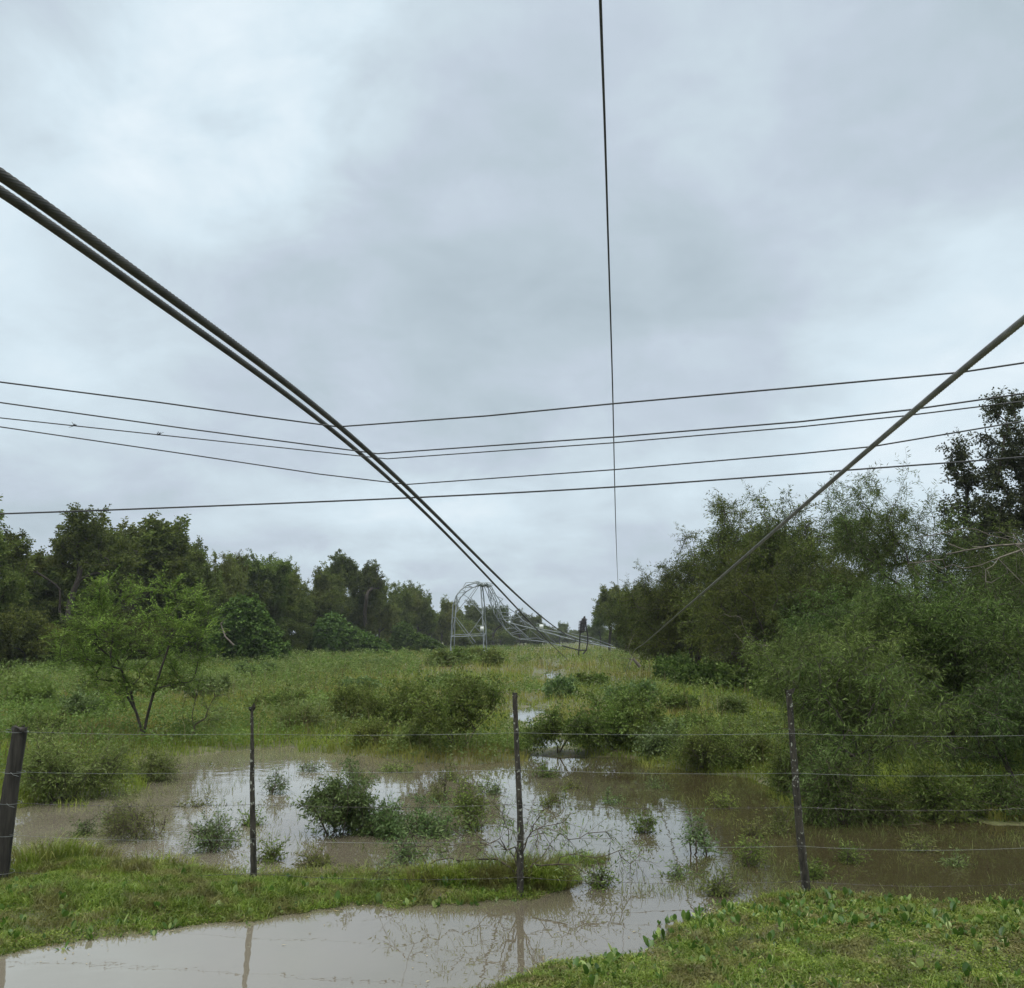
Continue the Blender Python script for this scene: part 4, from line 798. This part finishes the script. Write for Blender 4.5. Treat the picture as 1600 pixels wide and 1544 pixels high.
# ------------------------------------------------------------------ fallen conductors and line wires
def plan_pts(pix, a, b, deg=6):
    """points of a wire that hangs in the upright plane x = a + b*y"""
    pix = np.array(pix, float); x0, x1 = pix[0, 0], pix[-1, 0]; f = np.polynomial.Chebyshev.fit(pix[:, 0], pix[:, 1], deg); xx = np.linspace(x0, x1, 60)
    out = []
    for px, py in zip(xx, f(xx)):
        d = pixdir(px, py); Y = a / (d[0] / d[1] - b); out.append(U(px, py, Y))
    return np.array(out)
def cable(name, P, r, mat, label, strands=0, n=900, group=None, cat='cable'):
    P = resample(P, n); mb = MB()
    if strands:
        s = np.concatenate(([0], np.cumsum(np.linalg.norm(np.diff(P, axis=0), axis=1)))); tube(mb, P, r, strands * 3, s * (2 * math.pi / .30), strands, .10)
    else: tube(mb, P, r, 8)
    o = obj(name, mb.mesh(name, M[mat], strands == 0)); return tag(o, label, cat, group)
GC = 'conductors fallen from the tower'
A1 = plan_pts([(-420, 5), (-180, 160), (0, 274), (130, 364), (259, 457), (400, 568), (460, 611), (532, 666), (584, 708.6), (637, 757), (675, 801), (705, 835), (754, 880), (800, 922), (846, 961), (880, 987), (906, 1006)], -1.35, .094)
B1 = plan_pts([(-420, 50), (-180, 190), (0, 301), (130, 387), (259, 478), (400, 583), (460, 629), (514, 668), (565, 709), (621, 757), (667, 804), (698, 838), (743, 880), (780, 920), (819, 963), (850, 997), (872, 1018), (888, 1030)], -1.58, .088)
C1 = plan_pts([(1950, 238), (1760, 378), (1600, 501), (1499, 581), (1420, 646), (1358, 700), (1317, 737), (1200, 842), (1100, 927), (1059, 962), (1020, 994), (989, 1017)], 1.44, .0825, 3)
C1 = np.vstack([C1, C1[-1] + np.array([.3, 5, -.8])])
cable('fallen_cable', A1, .0148, 'cable_dark', 'upper of the two dark stranded cables sagging down from the upper left', 12, 2600, GC)
cable('fallen_cable', B1, .0148, 'cable_dark', 'lower of the two dark stranded cables, running down into the grass', 12, 2600, GC)
cable('fallen_cable', C1, .0135, 'cable_grey', 'single grey stranded cable falling from the right edge to the bushes', 12, 2600, GC)
P = [U(930, -260, 2.0), U(938, 0, 2.65), U(945, 200, 3.7), (U(951, 400, 5.0)), U(957, 600, 7.0), U(960.5, 760, 10.0), U(963, 850, 15), U(966, 918, 26), U(970, 955, 45), U(974, 978, 80)]
cable('overhead_wire', P, .005, 'line', 'thin wire running straight up and overhead near the middle of the sky', 0, 500)
def yc(px, left=True): return 1.35 / (.094 - (px - 800) / F) if left else 1.44 / ((px - 800) / F - .0825)
def line(pix, r, label, kinks):
    (lx, ly), (rx, ry) = kinks; Yl, Yr = yc(lx), yc(rx, False); P = []
    for px, py in pix:
        Y = Yl + (px - lx) * .0008 if px <= lx else (Yr if px >= rx else 1 / (1 / Yl + (1 / Yr - 1 / Yl) * (px - lx) / (rx - lx)))
        P.append(U(px, py, Y))
    Q = np.vstack([a + (b - a) * np.linspace(0, 1, 40, endpoint=False)[:, None] for a, b in zip(P[:-1], P[1:])] + [P[-1]])
    mb = MB(); tube(mb, Q, r, 6); return tag(obj('line_wire', mb.mesh('line_wire', M['line'], True)), label, 'wire', 'roadside line wires'), Q
line([(-380, 545), (0, 597), (250, 629), (400, 650), (528, 667), (760, 650), (957, 631), (1250, 605), (1500, 582), (1600, 567), (1950, 508)], .0038, 'topmost thin line wire, pulled down where the cable pair crosses it', ((528, 667), (1500, 582)))
line([(-380, 572), (0, 629), (300, 671), (590, 709), (958, 683), (1250, 659), (1425, 640), (1600, 615), (1950, 565)], .0040, 'second thin line wire from the top, bent at the cable pair', ((590, 709), (1425, 640)))
_, L3 = line([(-380, 612), (0, 653), (300, 685), (605, 717), (958, 692), (1250, 667), (1412, 650), (1600, 627), (1950, 583)], .0034, 'third line wire from the top with small dry tufts near its left end', ((605, 717), (1412, 650)))
line([(-380, 606), (0, 667), (300, 711), (500, 741), (636, 757), (959, 734), (1250, 709), (1362, 698), (1600, 658), (1950, 598)], .0040, 'fourth line wire from the top, bent lowest on the cable pair', ((636, 757), (1362, 698)))
P = resample([U(x_, y_, 9.2) for x_, y_ in ((-380, 814), (0, 803), (300, 792), (660, 777), (960, 761), (1320, 735), (1600, 714), (1950, 683))], 200)
mb = MB(); tube(mb, P, .0085, 8); tag(obj('line_wire', mb.mesh('line_wire', M['line'], True)), 'thicker straight black line wire lowest of the five, in front of the treetops', 'wire', 'roadside line wires')
for px, lab in ((116, 'little forked dry tuft on the third line wire, the left one'), (251, 'little dry tuft on the third line wire, the right one')):
    c = L3[np.argmin([abs((p[0] / (p[1])) - ((px - 800) / F) / (math.cos(PITCH) - (CY - 668) / F * math.sin(PITCH))) for p in L3])]; mb = MB(); rng = np.random.default_rng(px)
    for _ in range(7): d = nrm(rng.normal(size=3) + (0, 0, .7)); tube(mb, [c, c + d * .012, c + d * .02 + rng.normal(size=3) * .004], [.003, .002, .001], 5)
    tag(obj('dry_tuft', mb.mesh('dry_tuft', M['dark_iron'])), lab, 'tuft', 'dry tufts on a wire')

# ------------------------------------------------------------------ buckled lattice tower
YT = 76.0
tower = empty('lattice_tower', (U(733, 1020, YT)[0], YT, 0)); tag(tower, 'buckled grey steel lattice tower with its top bent over to the right', 'tower')
def member(name, pts, r=.05, dz=(0, 0), mat='steel', smooth=False, label=None):
    n = len(pts); P = [U(x_, y_, YT + dz[0] + (dz[1] - dz[0]) * k / max(1, n - 1)) for k, (x_, y_) in enumerate(pts)]
    if smooth: P = resample(P, n * 4)
    mb = MB(); tube(mb, P, r, 4); o = obj(name, mb.mesh(name, M[mat]), tower); o.location = -Vector(tower.location)
    if label: o['label'] = label
    return o
FL = [(702.5, 1046), (704, 1015), (705.5, 985), (708, 945), (713, 931), (721, 921), (730, 914.5), (742, 911), (752, 912)]
BL = [(709, 1040), (710, 1000), (711, 965), (714, 944), (719.5, 934), (728, 925), (738, 918.5), (752, 914)]
FR = [(757, 1036), (755, 990), (753.5, 950), (751, 914)]; BR = [(761, 1030), (759.5, 985), (757, 945), (754, 915)]
member('leg', FL, .05, (-1.3, 0)); member('leg', BL, .045, (1.3, .2)); member('leg', FR, .05, (-1.3, -.2)); member('leg', BR, .045, (1.3, .2))
for p, d in (([(705, 995), (755.5, 993.5)], (-1.3, -1.3)), ([(710, 992), (759, 990.5)], (1.3, 1.3)), ([(705, 995), (710, 992)], (-1.3, 1.3)), ([(755.5, 993.5), (759, 990.5)], (-1.3, 1.3))): member('crossbar', p, .032, d)
for p, d in (([(708, 964), (739, 1006)], (-1.3, -.6)), ([(712, 964), (743, 1004)], (1.3, .6)), ([(732, 934), (753, 960)], (-.8, -1.2)), ([(735, 933), (756, 962)], (.8, 1.2)), ([(732, 934), (748, 912)], (-.8, 0)), ([(736, 934), (750, 913)], (.8, 0)),
             ([(753, 963), (742, 979), (731, 994)], (-1.3, -1.3)), ([(742, 979), (754, 991)], (-1.3, -1.3)), ([(742, 978.5), (754, 978)], (-1.3, -1.3)), ([(723, 928), (733, 935)], (-1, -.8)), ([(713, 957), (726, 941), (733, 934)], (-1.2, -.8)), ([(711, 960), (717, 938)], (0, 1.2)),
             ([(714, 931), (714, 944)], (-1, 1)), ([(721, 921), (728, 925)], (-.8, .8)), ([(730, 914.5), (738, 918.5)], (-.5, .6)), ([(709, 945), (719, 934)], (-1, 1)), ([(716, 927), (728, 925)], (-.8, .8)), ([(726, 918), (738, 918)], (-.5, .5))): member('brace', p, .026, d)
for p in ([(722.5, 920), (728, 910.5), (739, 910), (746, 908.5), (752, 911.5)], [(734, 914), (743, 909.5), (754, 911)], [(752, 911), (762, 910.5), (770, 912)], [(760, 913), (771, 914.5)], [(743, 911), (742.5, 907.5)], [(748.5, 910), (748.5, 908)]): member('peak_bar', p, .028, (-.3, .3))
hub = MB()
for q in range(7): tube(hub, [U(744 + q * 2.6, 911.5 + (q * 5 % 3), YT - .4), U(752 + q * 2.4, 914.5 + (q * 3 % 4), YT + .5)], .06, 4)
o = obj('crushed_joint', hub.mesh('crushed_joint', M['steel']), tower); o.location = -Vector(tower.location)
c1 = [(762, 912), (770, 925), (776, 938), (781, 952), (785, 964), (790, 971.5), (803, 975), (838, 984), (870, 993), (905, 1002), (935, 1008), (962, 1013)]
c2 = [(758, 913), (765, 922), (773, 938), (777, 952), (788, 969), (797, 976)]
c3 = [(756, 915), (763, 932), (772, 958), (778, 968), (790, 984), (801, 994), (813, 999), (851, 1003), (872, 1008), (907, 1016)]
c4 = [(766, 913), (775, 930), (781, 938), (786, 945), (796, 951), (806, 958), (818, 970), (832, 979), (846, 983), (882, 990), (905, 998), (925, 1003)]
c5 = [(781, 938), (790, 952), (800, 973), (814, 986), (830, 1001)]
for p, d in ((c1, (-1, -1.6)), (c2, (.6, .6)), (c3, (-.2, 1.4)), (c4, (.5, 1.0)), (c5, (.2, .4))): member('bent_chord', p, .036, d)
for p in ([(786, 936), (777, 944)], [(774, 931), (786, 936)], [(781, 957), (800, 957)], [(786, 963), (806, 963.5)], [(790, 983), (808, 981)], [(800, 991), (816, 990)], [(814, 998), (840, 997)], [(803, 976), (814, 989), (826, 1000)], [(812, 965), (830, 986), (846, 999)], [(829, 973), (850, 998)], [(838, 976), (862, 1001)],
          [(846, 983), (868, 1005)], [(850, 976), (878, 988.5), (882, 990), (881, 998), (850, 985)], [(881, 990), (896, 1001)], [(840, 997), (866, 1006)], [(765, 922), (769, 940), (773, 938), (776, 962)], [(770, 925), (766, 938)], [(776, 938), (769, 950), (781, 952), (776, 964)], [(785, 964), (780, 972)], [(893, 990), (925, 997), (958, 1009)],
          [(920, 1000), (956, 1012)], [(933, 1002), (942, 1010)], [(838, 974), (858, 979), (880, 990)], [(818, 970), (815, 979), (838, 984)], [(832, 979), (826, 981)], [(846, 983), (838, 984)], [(797, 976), (812, 988)], [(806, 958), (800, 973)]): member('buckled_brace', p, .024, (-.5, .5))
rng = np.random.default_rng(303)
def along(ch, t):
    f = t * (len(ch) - 1); k = min(int(f), len(ch) - 2); u = f - k; return (ch[k][0] + (ch[k + 1][0] - ch[k][0]) * u, ch[k][1] + (ch[k + 1][1] - ch[k][1]) * u)
for ca, cb, n_ in ((c2, c3, 9), (c1, c4, 12), (c3, c1, 10), (FL, BL, 7), (FR, BR, 6)):
    for k in range(n_):
        t0 = (k + .2 * rng.random()) / n_; t1 = (k + 1 + .3 * rng.random()) / n_
        a_, b_ = (ca, cb) if k % 2 else (cb, ca); p0, p1 = along(a_, t0), along(b_, min(.98, t1))
        if abs(p0[0] - p1[0]) + abs(p0[1] - p1[1]) < 60: member('lattice_bar', [p0, ((p0[0] + p1[0]) / 2 + rng.normal() * .5, (p0[1] + p1[1]) / 2 + rng.normal() * .5), p1], .02, (-.6, .6))
mb = MB(); c = U(753.2, 982.5, YT - 1.45)
bx = np.array([[sx * .13, sy * .03, sz * .17] for sx in (-1, 1) for sy in (-1, 1) for sz in (-1, 1)]); mb.add(bx + c, [[0, 1, 3, 2], [4, 6, 7, 5], [0, 4, 5, 1], [2, 3, 7, 6], [0, 2, 6, 4], [1, 5, 7, 3]])
o = obj('marker_plate', mb.mesh('marker_plate', M['white_plate']), tower); o.location = -Vector(tower.location)
mb = MB(); c = U(846, 979, YT - .6)
mb.add(bx * np.array([1.2, 1, .9]) + c, [[0, 1, 3, 2], [4, 6, 7, 5], [0, 4, 5, 1], [2, 3, 7, 6], [0, 2, 6, 4], [1, 5, 7, 3]])
o = obj('gusset_plate', mb.mesh('gusset_plate', M['white_plate']), tower); o.location = -Vector(tower.location)
# two strings of insulator discs standing up from the wreck
def insulators(p0, p1, Y, n, label, hardware):
    a, b = U(*p0, Y), U(*p1, Y); e = empty('insulator_string', (a + b) / 2); base = (a + b) / 2; ax = nrm(b - a); e1 = nrm(np.cross(ax, (0, 1, 0))); e2 = np.cross(ax, e1); L = np.linalg.norm(b - a)
    for k in range(n):
        c = a + (b - a) * (k + .5) / n - base; mb = MB(); an = np.arange(12) * math.pi / 6; prof = [(-.07, .04), (-.06, .08), (-.03, .14), (-.01, .22), (.04, .225), (.045, .09), (.07, .04)]
        V = np.concatenate([c + ax * h_ + r_ * (np.cos(an)[:, None] * e1 + np.sin(an)[:, None] * e2) for h_, r_ in prof]); m_ = len(prof); i = np.arange(m_ - 1)[:, None] * 12; j = np.arange(12)[None]
        mb.add(V, np.stack([i + j, i + (j + 1) % 12, i + 12 + (j + 1) % 12, i + 12 + j], -1).reshape(-1, 4)); obj('insulator_disc', mb.mesh('insulator_disc', M['porcelain'], True), e)
    mb = MB(); tube(mb, [a - base - ax * .1, b - base + ax * .1], .025, 6)
    for pts in hardware: tube(mb, [U(x_, y_, Y) - base for x_, y_ in pts], .05, 6)
    obj('hanger_rod', mb.mesh('hanger_rod', M['dark_iron']), e)
    return tag(e, label, 'insulator', 'insulator strings on the fallen arm')
insulators((909.2, 970), (907, 989), 73, 8, 'left string of dark insulator discs standing above the fallen arm', [[(910, 969), (913.5, 963)], [(906.5, 990), (905.5, 1005), (904, 1024)]])
insulators((913.2, 966), (911.5, 987), 72.6, 9, 'right string of dark insulator discs standing above the fallen arm', [[(913.5, 963), (915.5, 977), (918.5, 995), (918, 1006), (916, 1016), (911, 1022)], [(878, 1009), (905, 1016), (917, 1016)]])

# ------------------------------------------------------------------ damp air: far trees soften
hm, ht, hout = new_mat('damp_air'); pv = N(ht, 'ShaderNodeVolumePrincipled'); pv.inputs['Color'].default_value = (0.86, 0.91, 0.95, 1); pv.inputs['Density'].default_value = 0.00035; pv.inputs['Anisotropy'].default_value = 0.3
ht.links.new(pv.outputs[0], hout.inputs['Volume'])
V = np.array([[sx, sy, sz] for sx in (-1000, 1000) for sy in (-400, 1300) for sz in (-6, 32)], float)
hz = obj('haze', mesh('haze', V, [[[0, 1, 3, 2], [4, 6, 7, 5], [0, 4, 5, 1], [2, 3, 7, 6], [0, 2, 6, 4], [1, 5, 7, 3]]], hm)); tag(hz, kind='stuff')
